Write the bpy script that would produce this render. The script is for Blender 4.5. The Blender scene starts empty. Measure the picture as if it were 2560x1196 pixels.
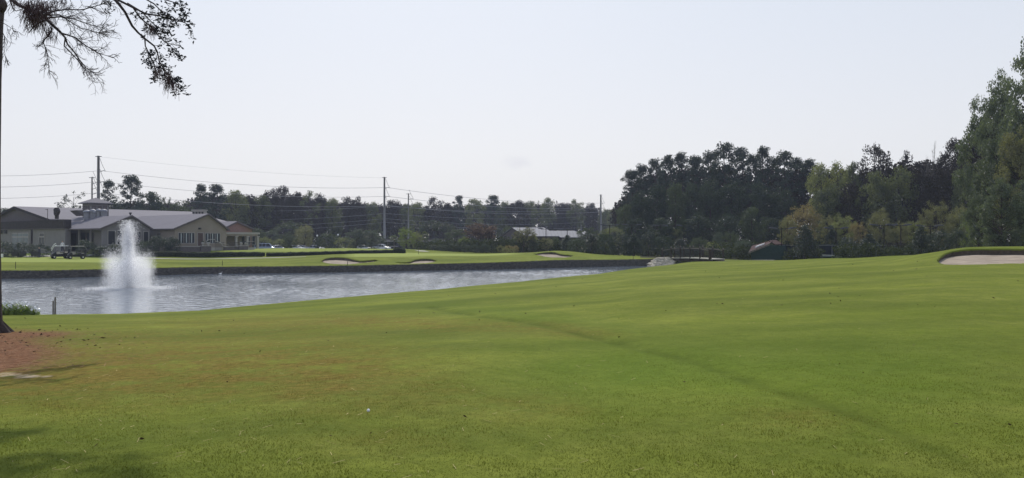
import bpy, math, random
import numpy as np
from mathutils import Vector, Matrix, noise as mnoise

R = math.radians
random.seed(7); RNG = np.random.default_rng(7)
SC = bpy.context.scene
COL = SC.collection

# ---------------------------------------------------------------- camera
F = 1950.0; CX = 1280.0; HY = 600.0; CZ = 1.6
cam_d = bpy.data.cameras.new('camera'); cam = bpy.data.objects.new('camera', cam_d); COL.objects.link(cam)
cam_d.sensor_width = 36.0; cam_d.lens = 36.0 * F / 2560.0
cam_d.clip_start = 0.1; cam_d.clip_end = 6000
cam.location = (0, 0, CZ)
cam.rotation_euler = (R(90) + math.atan((HY - 598.0) / F), 0, 0)
SC.camera = cam

# ---------------------------------------------------------------- world, sun, exposure
SUN_EL, SUN_AZ = 47.0, -8.0          # azimuth measured from straight ahead (+Y), negative = left
world = bpy.data.worlds.new('World'); SC.world = world; world.use_nodes = True
nt = world.node_tree; nt.nodes.clear()
sky = nt.nodes.new('ShaderNodeTexSky'); sky.sky_type = 'NISHITA'; sky.sun_disc = False
sky.sun_elevation = R(SUN_EL); sky.sun_rotation = R(SUN_AZ)
sky.air_density = 1.0; sky.dust_density = 3.0; sky.ozone_density = 1.5; sky.altitude = 20
SKY_MIX = 0.80
tc = nt.nodes.new('ShaderNodeTexCoord'); sep = nt.nodes.new('ShaderNodeSeparateXYZ')
ramp = nt.nodes.new('ShaderNodeValToRGB')
nt.links.new(tc.outputs['Generated'], sep.inputs[0]); nt.links.new(sep.outputs['Z'], ramp.inputs[0])
e = ramp.color_ramp.elements
e[0].position = 0.0; e[0].color = (9.0, 9.0, 9.2, 1)
e[1].position = 0.34; e[1].color = (7.6, 8.25, 9.25, 1)
m_ = e.new(0.12); m_.color = (8.75, 8.85, 9.25, 1)
h_ = e.new(0.85); h_.color = (3.6, 4.8, 7.2, 1)
mix = nt.nodes.new('ShaderNodeMixRGB'); mix.inputs[0].default_value = SKY_MIX
nt.links.new(sky.outputs[0], mix.inputs[1]); nt.links.new(ramp.outputs[0], mix.inputs[2])
# one faint small cloud low in the sky
cdir = Vector(((1292 - CX) / F, 1, (HY - 406) / F)).normalized()
sub = nt.nodes.new('ShaderNodeVectorMath'); sub.operation = 'SUBTRACT'; sub.inputs[1].default_value = cdir
scl = nt.nodes.new('ShaderNodeVectorMath'); scl.operation = 'MULTIPLY'; scl.inputs[1].default_value = (60, 60, 115)
nse = nt.nodes.new('ShaderNodeTexNoise'); nse.inputs['Scale'].default_value = 70
ln = nt.nodes.new('ShaderNodeVectorMath'); ln.operation = 'LENGTH'
ad = nt.nodes.new('ShaderNodeMath'); ad.operation = 'MULTIPLY_ADD'; ad.inputs[1].default_value = 1.5; 
mr = nt.nodes.new('ShaderNodeMapRange'); mr.inputs['From Min'].default_value = 2.0; mr.inputs['From Max'].default_value = 0.8
mr.inputs['To Min'].default_value = 0; mr.inputs['To Max'].default_value = 0.35
nt.links.new(tc.outputs['Generated'], sub.inputs[0]); nt.links.new(sub.outputs[0], scl.inputs[0]); nt.links.new(scl.outputs[0], ln.inputs[0])
nt.links.new(tc.outputs['Generated'], nse.inputs['Vector']); nt.links.new(nse.outputs[0], ad.inputs[0]); nt.links.new(ln.outputs['Value'], ad.inputs[2])
nt.links.new(ad.outputs[0], mr.inputs['Value'])
mix2 = nt.nodes.new('ShaderNodeMixRGB'); mix2.inputs[2].default_value = (6.6, 6.6, 7.4, 1)
nt.links.new(mr.outputs[0], mix2.inputs[0]); nt.links.new(mix.outputs[0], mix2.inputs[1])
bg = nt.nodes.new('ShaderNodeBackground'); bg.inputs[1].default_value = 0.10
out = nt.nodes.new('ShaderNodeOutputWorld')
nt.links.new(mix2.outputs[0], bg.inputs[0]); nt.links.new(bg.outputs[0], out.inputs[0])

sd_ = bpy.data.lights.new('sun', 'SUN'); sun = bpy.data.objects.new('sun', sd_); COL.objects.link(sun)
sd_.energy = 3.4; sd_.angle = R(0.6); sd_.color = (1.0, 0.95, 0.86)
SUN_DIR = Vector((math.sin(R(SUN_AZ)) * math.cos(R(SUN_EL)), math.cos(R(SUN_AZ)) * math.cos(R(SUN_EL)), math.sin(R(SUN_EL))))
sun.rotation_euler = SUN_DIR.to_track_quat('Z', 'Y').to_euler()
SC.view_settings.view_transform = 'Standard'; SC.view_settings.look = 'None'
SC.view_settings.gamma = 1; SC.view_settings.exposure = 0.0
SC.cycles.max_bounces = 8; SC.cycles.transparent_max_bounces = 12; SC.cycles.volume_bounces = 5; SC.cycles.volume_step_rate = 2
SC.cycles.use_denoising = True

# ---------------------------------------------------------------- helpers
def at(px, y, D):                       # picture coordinates + real distance -> world point
    return Vector(((px - CX) / F * D, D, CZ + (HY - y) / F * D))

def tag(o, label=None, cat=None, group=None, kind=None):
    if label: o['label'] = label
    if cat: o['category'] = cat
    if group: o['group'] = group
    if kind: o['kind'] = kind
    return o

def empty(name, loc, rz=0, label=None, cat=None, group=None):
    o = bpy.data.objects.new(name, None); COL.objects.link(o)
    o.location = loc; o.rotation_euler = (0, 0, rz); o.empty_display_size = 0.3
    return tag(o, label, cat, group)

def copy_tree(o, parent=None):
    c = o.copy(); COL.objects.link(c); c.parent = parent
    for ch in [x for x in o.children]:
        copy_tree(ch, c)
    return c

def link_mesh(name, me, mat, parent=None):
    if mat is not None and not me.materials: me.materials.append(mat)
    o = bpy.data.objects.new(name, me); COL.objects.link(o)
    if parent is not None: o.parent = parent
    return o

def np_mesh(name, V, Fq, mat=None, smooth=False, attrs=None, face_attrs=None):
    V = np.asarray(V, dtype=np.float32); Fq = np.asarray(Fq, dtype=np.int32)
    me = bpy.data.meshes.new(name)
    n = Fq.shape[1]
    me.vertices.add(len(V)); me.vertices.foreach_set('co', V.ravel())
    me.loops.add(Fq.size); me.loops.foreach_set('vertex_index', Fq.ravel())
    me.polygons.add(len(Fq))
    me.polygons.foreach_set('loop_start', np.arange(0, Fq.size, n, dtype=np.int32))
    me.polygons.foreach_set('loop_total', np.full(len(Fq), n, dtype=np.int32))
    me.update(calc_edges=True)
    if smooth: me.polygons.foreach_set('use_smooth', np.ones(len(Fq), dtype=bool))
    for k, a in (attrs or {}).items():
        at_ = me.attributes.new(k, 'FLOAT', 'POINT'); at_.data.foreach_set('value', np.asarray(a, dtype=np.float32).ravel())
    for k, a in (face_attrs or {}).items():
        at_ = me.attributes.new(k, 'FLOAT', 'FACE'); at_.data.foreach_set('value', np.asarray(a, dtype=np.float32).ravel())
    if mat: me.materials.append(mat)
    return me

class MB:
    """collects simple shapes into one mesh"""
    def __init__(s): s.v = []; s.f = []
    def poly(s, pts):
        b = len(s.v); s.v += [tuple(p) for p in pts]; s.f.append(tuple(range(b, b + len(pts)))); return s
    def box(s, lo, hi, mat=None):
        x0, y0, z0 = lo; x1, y1, z1 = hi
        P = [(x0,y0,z0),(x1,y0,z0),(x1,y1,z0),(x0,y1,z0),(x0,y0,z1),(x1,y0,z1),(x1,y1,z1),(x0,y1,z1)]
        if mat is not None: P = [tuple(mat @ Vector(p)) for p in P]
        b = len(s.v); s.v += P
        for q in ((0,3,2,1),(4,5,6,7),(0,1,5,4),(1,2,6,5),(2,3,7,6),(3,0,4,7)): s.f.append(tuple(b + i for i in q))
        return s
    def hexa(s, P):                      # eight points, bottom ring then top ring
        b = len(s.v); s.v += [tuple(p) for p in P]
        for q in ((0,3,2,1),(4,5,6,7),(0,1,5,4),(1,2,6,5),(2,3,7,6),(3,0,4,7)): s.f.append(tuple(b + i for i in q))
        return s
    def prism(s, pts, vec):              # polygon extruded along vec
        vec = Vector(vec); n = len(pts); b = len(s.v)
        s.v += [tuple(Vector(p)) for p in pts] + [tuple(Vector(p) + vec) for p in pts]
        s.f.append(tuple(range(b, b + n))); s.f.append(tuple(reversed(range(b + n, b + 2 * n))))
        for i in range(n):
            j = (i + 1) % n; s.f.append((b + i, b + n + i, b + n + j, b + j))
        return s
    def tube(s, pts, r, n=6, cap=True):
        pts = [Vector(p) for p in pts]
        rs = r if isinstance(r, (list, tuple)) else [r] * len(pts)
        b = len(s.v)
        for i, p in enumerate(pts):
            d = (pts[min(i + 1, len(pts) - 1)] - pts[max(i - 1, 0)])
            if d.length < 1e-9: d = Vector((0, 0, 1))
            d.normalize(); up = Vector((0, 0, 1)) if abs(d.z) < 0.95 else Vector((1, 0, 0))
            a = d.cross(up).normalized(); c = d.cross(a)
            for k in range(n):
                t = 2 * math.pi * k / n
                s.v.append(tuple(p + a * (math.cos(t) * rs[i]) + c * (math.sin(t) * rs[i])))
        for i in range(len(pts) - 1):
            for k in range(n):
                k2 = (k + 1) % n
                s.f.append((b + i*n + k, b + i*n + k2, b + (i+1)*n + k2, b + (i+1)*n + k))
        if cap:
            s.f.append(tuple(b + k for k in range(n))); s.f.append(tuple(b + (len(pts)-1)*n + k for k in reversed(range(n))))
        return s
    def ball(s, c, r, nu=8, nv=6, jit=0.0):
        c = Vector(c); rr = r if isinstance(r, (tuple, list)) else (r, r, r); b = len(s.v)
        for i in range(nv + 1):
            ph = math.pi * i / nv
            for k in range(nu):
                t = 2 * math.pi * k / nu; j = 1 + jit * (random.random() - .5)
                s.v.append((c.x + rr[0]*math.sin(ph)*math.cos(t)*j, c.y + rr[1]*math.sin(ph)*math.sin(t)*j, c.z + rr[2]*math.cos(ph)*j))
        for i in range(nv):
            for k in range(nu):
                k2 = (k+1) % nu; s.f.append((b+i*nu+k, b+(i+1)*nu+k, b+(i+1)*nu+k2, b+i*nu+k2))
        return s
    def mesh(s, name, mat=None, smooth=False):
        me = bpy.data.meshes.new(name); me.from_pydata(s.v, [], s.f); me.update()
        if smooth: me.polygons.foreach_set('use_smooth', [True] * len(me.polygons))
        if mat: me.materials.append(mat)
        return me
    def build(s, name, mat, parent=None, smooth=False, bevel=0):
        o = link_mesh(name, s.mesh(name, mat, smooth), None, parent)
        if bevel:
            m = o.modifiers.new('bevel', 'BEVEL'); m.width = bevel; m.segments = 2; m.limit_method = 'ANGLE'
        return o

# ---------------------------------------------------------------- materials
def new_mat(name):
    m = bpy.data.materials.new(name); m.use_nodes = True; m.node_tree.nodes.clear()
    return m, m.node_tree

def simple(name, col, rough=0.7, metal=0.0, var=0.15, scale=3.0, bump=0.0, bscale=20.0, spec=0.4, stretch=None):
    if rough >= .8: spec = .08
    m, t = new_mat(name); N = t.nodes.new; L = t.links.new
    p = N('ShaderNodeBsdfPrincipled'); o = N('ShaderNodeOutputMaterial'); L(p.outputs[0], o.inputs[0])
    p.inputs['Roughness'].default_value = rough; p.inputs['Metallic'].default_value = metal
    p.inputs['Specular IOR Level'].default_value = spec
    tcn = N('ShaderNodeTexCoord'); mp = N('ShaderNodeMapping'); L(tcn.outputs['Object'], mp.inputs[0])
    if stretch: mp.inputs['Scale'].default_value = stretch
    n = N('ShaderNodeTexNoise'); n.inputs['Scale'].default_value = scale; n.inputs['Detail'].default_value = 5; L(mp.outputs[0], n.inputs['Vector'])
    cr = N('ShaderNodeValToRGB'); L(n.outputs[0], cr.inputs[0])
    cr.color_ramp.elements[0].position = 0.3; cr.color_ramp.elements[1].position = 0.7
    cr.color_ramp.elements[0].color = tuple(c * (1 - var) for c in col) + (1,)
    cr.color_ramp.elements[1].color = tuple(min(1, c * (1 + var)) for c in col) + (1,)
    L(cr.outputs[0], p.inputs['Base Color'])
    if bump:
        n2 = N('ShaderNodeTexNoise'); n2.inputs['Scale'].default_value = bscale; n2.inputs['Detail'].default_value = 4; L(mp.outputs[0], n2.inputs['Vector'])
        b = N('ShaderNodeBump'); b.inputs['Distance'].default_value = bump; b.inputs['Strength'].default_value = 0.8
        L(n2.outputs[0], b.inputs['Height']); L(b.outputs[0], p.inputs['Normal'])
    return m

def leaf_mat(name, a, b, transl=0.35, rough=0.55, spec=0.3):
    """foliage: colour runs between a and b by leaf and by plant"""
    m, t = new_mat(name); N = t.nodes.new; L = t.links.new
    at_ = N('ShaderNodeAttribute'); at_.attribute_name = 'tint'
    oi = N('ShaderNodeObjectInfo')
    add = N('ShaderNodeMath'); add.operation = 'MULTIPLY_ADD'; add.inputs[1].default_value = 0.45
    sc_ = N('ShaderNodeMath'); sc_.operation = 'MULTIPLY'; sc_.inputs[1].default_value = 0.65
    L(at_.outputs['Fac'], sc_.inputs[0]); L(oi.outputs['Random'], add.inputs[0]); L(sc_.outputs[0], add.inputs[2])
    mx = N('ShaderNodeMixRGB'); mx.inputs[1].default_value = (*a, 1); mx.inputs[2].default_value = (*b, 1); L(add.outputs[0], mx.inputs[0])
    p = N('ShaderNodeBsdfPrincipled'); p.inputs['Roughness'].default_value = rough; p.inputs['Specular IOR Level'].default_value = spec
    L(mx.outputs[0], p.inputs['Base Color'])
    tr = N('ShaderNodeBsdfTranslucent'); g = N('ShaderNodeMixRGB'); g.blend_type = 'MULTIPLY'; g.inputs[0].default_value = 1
    g.inputs[2].default_value = (1.25, 1.3, 0.6, 1); L(mx.outputs[0], g.inputs[1]); L(g.outputs[0], tr.inputs[0])
    ms = N('ShaderNodeMixShader'); ms.inputs[0].default_value = transl; L(p.outputs[0], ms.inputs[1]); L(tr.outputs[0], ms.inputs[2])
    o = N('ShaderNodeOutputMaterial'); L(ms.outputs[0], o.inputs[0])
    return m

M = {}
M['bark'] = simple('bark', (0.055, 0.043, 0.042), 0.9, var=0.4, scale=6, bump=0.02, bscale=25)
M['bark_grey'] = simple('bark_grey', (0.16, 0.14, 0.125), 0.9, var=0.4, scale=5, bump=0.02, bscale=25)
M['pine_needles'] = leaf_mat('pine_needles', (0.018, 0.030, 0.030), (0.048, 0.066, 0.052), 0.22, .6, .2)
M['dark_leaves'] = leaf_mat('dark_leaves', (0.020, 0.032, 0.028), (0.058, 0.078, 0.052), 0.28, .6, .2)
M['mid_leaves'] = leaf_mat('mid_leaves', (0.034, 0.048, 0.034), (0.092, 0.115, 0.062), 0.32, .6, .2)
M['wood_mid'] = leaf_mat('pale_wood_leaves', (0.052, 0.066, 0.044), (0.155, 0.170, 0.095), 0.4, .6, .2)  # paler green leaf colour for trees of the woods
M['wood_dark'] = leaf_mat('grey_wood_leaves', (0.036, 0.048, 0.042), (0.105, 0.120, 0.085), 0.35, .6, .2)
M['light_leaves'] = leaf_mat('light_leaves', (0.105, 0.12, 0.055), (0.23, 0.245, 0.12), 0.42)
M['giant_leaves'] = leaf_mat('giant_tree_leaves', (0.040, 0.056, 0.042), (0.150, 0.178, 0.12), .38, .5, .4)
M['under_leaves'] = leaf_mat('undergrowth_leaves', (0.022, 0.030, 0.02), (0.06, 0.072, 0.04), .25, .8, .1)
M['olive_leaves'] = leaf_mat('olive_leaves', (0.10, 0.102, 0.058), (0.20, 0.195, 0.105), 0.4)
M['tan_leaves'] = leaf_mat('tan_leaves', (0.15, 0.12, 0.07), (0.26, 0.205, 0.115), 0.4)
M['red_leaves'] = leaf_mat('red_leaves', (0.085, 0.05, 0.045), (0.17, 0.10, 0.085), 0.35)
M['bright_leaves'] = leaf_mat('bright_leaves', (0.085, 0.125, 0.035), (0.17, 0.21, 0.07), 0.4)
M['magnolia_leaves'] = leaf_mat('magnolia_leaves', (0.018, 0.03, 0.022), (0.055, 0.075, 0.05), 0.18, 0.5, 0.5)
M['blue_leaves'] = leaf_mat('blue_leaves', (0.04, 0.055, 0.048), (0.10, 0.125, 0.10), 0.3)
M['hedge_leaves'] = leaf_mat('hedge_leaves', (0.02, 0.03, 0.016), (0.045, 0.06, 0.028), 0.25)
M['palm_fronds'] = leaf_mat('palm_fronds', (0.07, 0.09, 0.05), (0.16, 0.18, 0.11), 0.3, 0.4, 0.5)
M['wall'] = simple('painted_stucco', (0.20, 0.19, 0.195), 0.85, var=0.07, scale=0.6)
M['wall_warm'] = simple('warm_stucco', (0.265, 0.23, 0.20), 0.85, var=0.07, scale=0.6)
M['pink_brick'] = simple('pink_brick', (0.27, 0.17, 0.145), 0.9, var=0.12, scale=4)
M['trim'] = simple('pale_trim', (0.33, 0.31, 0.30), 0.6, var=0.06)
M['gable_dark'] = simple('dark_shingle', (0.12, 0.105, 0.11), 0.9, var=0.2, scale=4)
M['parapet'] = simple('dark_parapet', (0.045, 0.038, 0.042), 0.85, var=0.25, scale=2)
M['glass_dark'] = simple('window_glass', (0.02, 0.024, 0.034), 0.35, var=0.3, scale=0.8, spec=0.25)
M['glass_pale'] = simple('pale_window_glass', (0.09, 0.115, 0.13), 0.3, var=0.3, scale=0.8, spec=0.3)  # paler grey-blue pane colour
M['curtain'] = simple('curtain', (0.35, 0.37, 0.38), 0.8, var=0.3, scale=8, stretch=(1, 1, 0.1))
M['door'] = simple('dark_door', (0.07, 0.04, 0.035), 0.6, var=0.2)
M['metal_duct'] = simple('galvanised_duct', (0.22, 0.22, 0.25), 0.6, 0.2, var=0.12)
M['pole'] = simple('weathered_pole', (0.22, 0.215, 0.22), 0.7, var=0.12)
M['lamp_metal'] = simple('dull_lamp_metal', (0.10, 0.10, 0.11), 0.8, var=0.1)
M['wire'] = simple('wire', (0.30, 0.30, 0.32), 0.4, 0.6, var=0.05)
M['wood_dark'] = simple('dark_timber', (0.045, 0.036, 0.03), 0.8, var=0.3, scale=3)
M['rail_pale'] = simple('worn_handrail', (0.15, 0.135, 0.12), 0.85, var=0.2)
M['white'] = simple('white_paint', (0.75, 0.75, 0.76), 0.4, var=0.04)
M['black'] = simple('black_plastic', (0.02, 0.02, 0.022), 0.5, var=0.2)
M['rubber'] = simple('rubber', (0.02, 0.02, 0.02), 0.85, var=0.1)
M['rim'] = simple('wheel_rim', (0.5, 0.5, 0.52), 0.3, 0.8, var=0.05)
M['car_white'] = simple('white_car_paint', (0.72, 0.73, 0.76), 0.25, var=0.02, spec=0.6)
M['car_silver'] = simple('silver_car_paint', (0.42, 0.43, 0.50), 0.25, 0.4, var=0.03)
M['car_blue'] = simple('pale_blue_car_paint', (0.42, 0.50, 0.66), 0.25, 0.3, var=0.03)
M['car_dark'] = simple('dark_car_paint', (0.05, 0.05, 0.08), 0.25, 0.3, var=0.03)
M['sand'] = simple('bunker_sand', (0.31, 0.255, 0.20), 0.95, var=0.24, scale=1.2, bump=0.06, bscale=6)
M['path'] = simple('concrete_path', (0.40, 0.38, 0.33), 0.9, var=0.1, scale=1.0, bump=0.004)
M['stone_pale'] = simple('pale_stone', (0.46, 0.41, 0.33), 0.9, var=0.35, scale=2.5, bump=0.03, bscale=9)
M['stone_grey'] = simple('grey_stone', (0.24, 0.23, 0.22), 0.9, var=0.35, scale=3, bump=0.04, bscale=7)
M['green_wall'] = simple('dark_green_boards', (0.028, 0.05, 0.048), 0.8, var=0.15, scale=2)
M['red_roof'] = simple('brown_shingles', (0.075, 0.045, 0.042), 0.9, var=0.2, scale=4)
M['skin'] = simple('skin', (0.45, 0.28, 0.2), 0.6, var=0.05)
M['shirt'] = simple('pale_shirt', (0.6, 0.6, 0.62), 0.8, var=0.06)
M['trousers'] = simple('dark_trousers', (0.05, 0.05, 0.07), 0.8, var=0.1)
M['screen_mesh'] = simple('windscreen_fabric', (0.018, 0.022, 0.03), 0.85, var=0.15)
M['court'] = simple('court_surface', (0.07, 0.10, 0.11), 0.9, var=0.1)

def ribbed(name, col, rib=0.4, rough=0.45, vec=(1, 0, 0)):
    m, t = new_mat(name); N = t.nodes.new; L = t.links.new
    p = N('ShaderNodeBsdfPrincipled'); o = N('ShaderNodeOutputMaterial'); L(p.outputs[0], o.inputs[0])
    g = N('ShaderNodeNewGeometry'); dt = N('ShaderNodeVectorMath'); dt.operation = 'DOT_PRODUCT'; dt.inputs[1].default_value = vec
    L(g.outputs['Position'], dt.inputs[0])
    k = N('ShaderNodeMath'); k.operation = 'MULTIPLY'; k.inputs[1].default_value = 1.0 / rib; L(dt.outputs['Value'], k.inputs[0])
    fr = N('ShaderNodeMath'); fr.operation = 'FRACT'; L(k.outputs[0], fr.inputs[0])
    pp = N('ShaderNodeMath'); pp.operation = 'PINGPONG'; pp.inputs[1].default_value = 0.5; L(fr.outputs[0], pp.inputs[0])
    st = N('ShaderNodeMapRange'); st.inputs['From Min'].default_value = 0.0; st.inputs['From Max'].default_value = 0.12; L(pp.outputs[0], st.inputs['Value'])
    mx = N('ShaderNodeMixRGB'); mx.inputs[1].default_value = tuple(c * 0.72 for c in col) + (1,); mx.inputs[2].default_value = (*col, 1); L(st.outputs[0], mx.inputs[0])
    n = N('ShaderNodeTexNoise'); n.inputs['Scale'].default_value = 0.5; n.inputs['Detail'].default_value = 4; L(g.outputs['Position'], n.inputs['Vector'])
    mm = N('ShaderNodeMapRange'); mm.inputs['To Min'].default_value = 0.85; mm.inputs['To Max'].default_value = 1.12; L(n.outputs[0], mm.inputs['Value'])
    v = N('ShaderNodeVectorMath'); v.operation = 'SCALE'; L(mx.outputs[0], v.inputs[0]); L(mm.outputs[0], v.inputs['Scale'])
    L(v.outputs[0], p.inputs['Base Color']); p.inputs['Roughness'].default_value = rough; p.inputs['Metallic'].default_value = 0.0; p.inputs['Specular IOR Level'].default_value = 0.2
    b = N('ShaderNodeBump'); b.inputs['Distance'].default_value = 0.04; b.inputs['Strength'].default_value = 0.6; b.invert = True
    L(st.outputs[0], b.inputs['Height']); L(b.outputs[0], p.inputs['Normal'])
    return m

# ---------------------------------------------------------------- terrain
WATER_Z = -2.4
DN = np.array([(-1500,38),(0,41),(300,41.7),(500,43.6),(700,48.75),(900,54.9),(1100,62.4),(1300,73.6),(1500,90.7),(1590,108),(1640,116.5),(1700,117.5),(1755,119),(1900,119),(4000,119)], float)
DF = np.array([(-1500,76),(100,81),(300,86),(500,91.5),(700,93.8),(900,97.5),(1100,102.6),(1300,107.4),(1450,114),(1600,119.5),(1665,123),(1700,136),(1755,136),(4000,136)], float)
NEAR = {
 -1500: [(0,.3),(10,-.2),(25,-1.2),(36,-2.1),(38,-2.33)],
 0:    [(0,0),(6,-.05),(12,-.45),(22,-1.1),(32,-1.8),(38,-2.15),(41,-2.35)],
 300:  [(0,0),(6,-.03),(12,-.38),(22,-1.0),(32,-1.7),(39,-2.18),(41.7,-2.35)],
 700:  [(0,0),(6,0),(14,-.4),(30,-1.4),(44,-2.15),(48.7,-2.35)],
 1100: [(0,0),(10,-.1),(25,-.8),(45,-1.72),(57,-2.15),(62.4,-2.35)],
 1500: [(0,0),(15,-.2),(40,-.9),(65,-1.6),(85,-2.15),(90.7,-2.35)],
 1640: [(0,0),(20,-.2),(60,-1.1),(100,-1.95),(112,-2.22),(116.5,-2.37)],
 1755: [(0,0),(20,-.15),(60,-.9),(95,-1.45),(119,-1.55)],
 1900: [(0,0),(20,-.1),(50,-.55),(80,-.95),(110,-1.30),(119,-1.5)],
 2080: [(0,0),(20,-.02),(50,-.25),(80,-.5),(95,-.62),(105,-.9),(119,-1.6)],
 2230: [(0,0),(20,0),(45,.0),(65,.05),(78,-.0),(90,-.4),(119,-1.8)],
 2330: [(0,0),(25,.08),(45,.18),(50,.42),(56,.68),(64,.6),(90,-.3),(119,-1.8)],
 2410: [(0,0),(25,.12),(43,.2),(46,.3),(50,.78),(54,1.06),(58,1.1),(72,.5),(119,-1.8)],
 2560: [(0,0),(25,.12),(43,.22),(46,.32),(50,.82),(54,1.08),(58,1.08),(72,.5),(119,-1.8)],
 4000: [(0,.1),(25,.2),(43,.22),(46,.32),(50,.82),(54,1.1),(58,1.1),(72,.5),(119,-1.5)],
}
FAR = {   # absolute distances
 -1500: [(76,-1.6),(95,-1.3),(128,-1.2),(140,-1),(160,-.8),(400,-.8),(1600,-.8)],
 0:    [(81,-1.65),(95,-1.32),(118,-1.18),(128,-1.2),(140,-1.0),(160,-.8),(400,-.8),(1600,-.8)],
 300:  [(86,-1.68),(98,-1.4),(118,-1.32),(125,-1.28),(130,-.85),(136,-.5),(142,-.4),(160,-.6),(400,-.8),(1600,-.8)],
 500:  [(91.5,-1.65),(105,-1.45),(120,-1.42),(125,-1.32),(129.5,-.78),(134,-.35),(142,-.15),(150,-.2),(170,-1.2),(400,-1.2),(1600,-1)],
 700:  [(93.8,-1.66),(105,-1.42),(122,-1.3),(127,-1.15),(132,-.6),(137,-.2),(143,.05),(150,-.05),(170,-1.2),(400,-1.2),(1600,-1)],
 850:  [(96.5,-1.68),(101,-1.5),(110,-.85),(116,-.68),(122,-.86),(130,-.86),(135,-.4),(143,.04),(150,-.05),(170,-1.2),(400,-1.2),(1600,-1)],
 1000: [(100,-1.66),(108,-1.3),(114,-.78),(120,-.63),(126,-.75),(133,-.7),(137,-.5),(143,-.05),(150,-.15),(170,-1.2),(400,-1.2),(1600,-1)],
 1200: [(105,-1.6),(112,-1.25),(118,-.85),(124,-.73),(135,-1.0),(160,-1),(400,-1.2),(1600,-1)],
 1300: [(107.4,-1.5),(114,-1.05),(122,-.6),(128,-.45),(136,-.75),(160,-1),(400,-1.2),(1600,-1)],
 1400: [(111,-1.45),(117,-1.0),(125,-.15),(129,-.1),(138,-.8),(170,-1),(400,-1.2),(1600,-1)],
 1520: [(116,-1.5),(122,-1.2),(128,-.9),(132,-.95),(140,-1.4),(400,-1.4),(1600,-1)],
 1660: [(122,-1.42),(126,-1.4),(135,-1.5),(160,-1.5),(400,-1.4),(1600,-1)],
 1755: [(136,-1.5),(200,-1.4),(1600,-1)],
 1900: [(136,-2.0),(200,-1.6),(1600,-1)],
 4000: [(136,-2.0),(200,-1.6),(1600,-1)],
}
PXG = np.linspace(-1500, 4000, 1101)             # 5 px steps
SG = np.linspace(0, 1, 400)
def gsm(A, sig, axis):
    r = int(3 * sig) + 1; k = np.exp(-0.5 * (np.arange(-r, r + 1) / sig) ** 2); k /= k.sum()
    P = np.pad(A, [(r, r) if i == axis else (0, 0) for i in range(2)], mode='edge')
    return np.apply_along_axis(lambda q: np.convolve(q, k, 'valid'), axis, P)
def cols(table, fn):
    ks = sorted(table); rows = np.array([fn(k, table[k]) for k in ks])
    i = np.clip(np.searchsorted(ks, PXG) - 1, 0, len(ks) - 2)
    ka = np.array(ks, float); t = ((PXG - ka[i]) / (ka[i + 1] - ka[i]))[:, None]; t = np.clip(t, 0, 1)
    t = t * t * (3 - 2 * t) * 0.6 + t * 0.4
    return rows[i] * (1 - t) + rows[i + 1] * t
def nfn(k, lst):
    dn = np.interp(k, DN[:, 0], DN[:, 1]); a = np.array(lst); return np.interp(SG * dn, a[:, 0], a[:, 1])
FG = np.concatenate([np.linspace(0, 80, 321)[:-1], np.geomspace(80, 1500, 80)])
def ffn(k, lst):
    df = np.interp(k, DF[:, 0], DF[:, 1]); a = np.array(lst); return np.interp(FG + df, a[:, 0], a[:, 1])
ZN = cols(NEAR, nfn); ZF = cols(FAR, ffn)
zn_end = ZN[:, -1:].copy()
ZN = gsm(gsm(ZN, 5, 0), 5, 1)
wend = np.clip((SG[None, :] - 0.93) / 0.07, 0, 1); ZN = ZN * (1 - wend) + (gsm(zn_end, 3, 0) + (ZN - ZN[:, -1:])) * wend
ZF = gsm(gsm(ZF, 5, 0), 6, 1)

def bil(A, i, j):
    i0 = np.clip(np.floor(i).astype(int), 0, A.shape[0] - 2); j0 = np.clip(np.floor(j).astype(int), 0, A.shape[1] - 2)
    a = i - i0; b = j - j0
    return (A[i0, j0]*(1-a)*(1-b) + A[i0+1, j0]*a*(1-b) + A[i0, j0+1]*(1-a)*b + A[i0+1, j0+1]*a*b)

def undul(x, y):
    return 0.028*np.sin(x*0.23+1.3)*np.sin(y*0.19+.4) + 0.018*np.sin(x*.51-y*.33+2) + 0.016*np.sin(x*.12+y*.61) + 0.012*np.sin(x*0.9+y*.4+1)*np.sin(y*.8)

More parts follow.
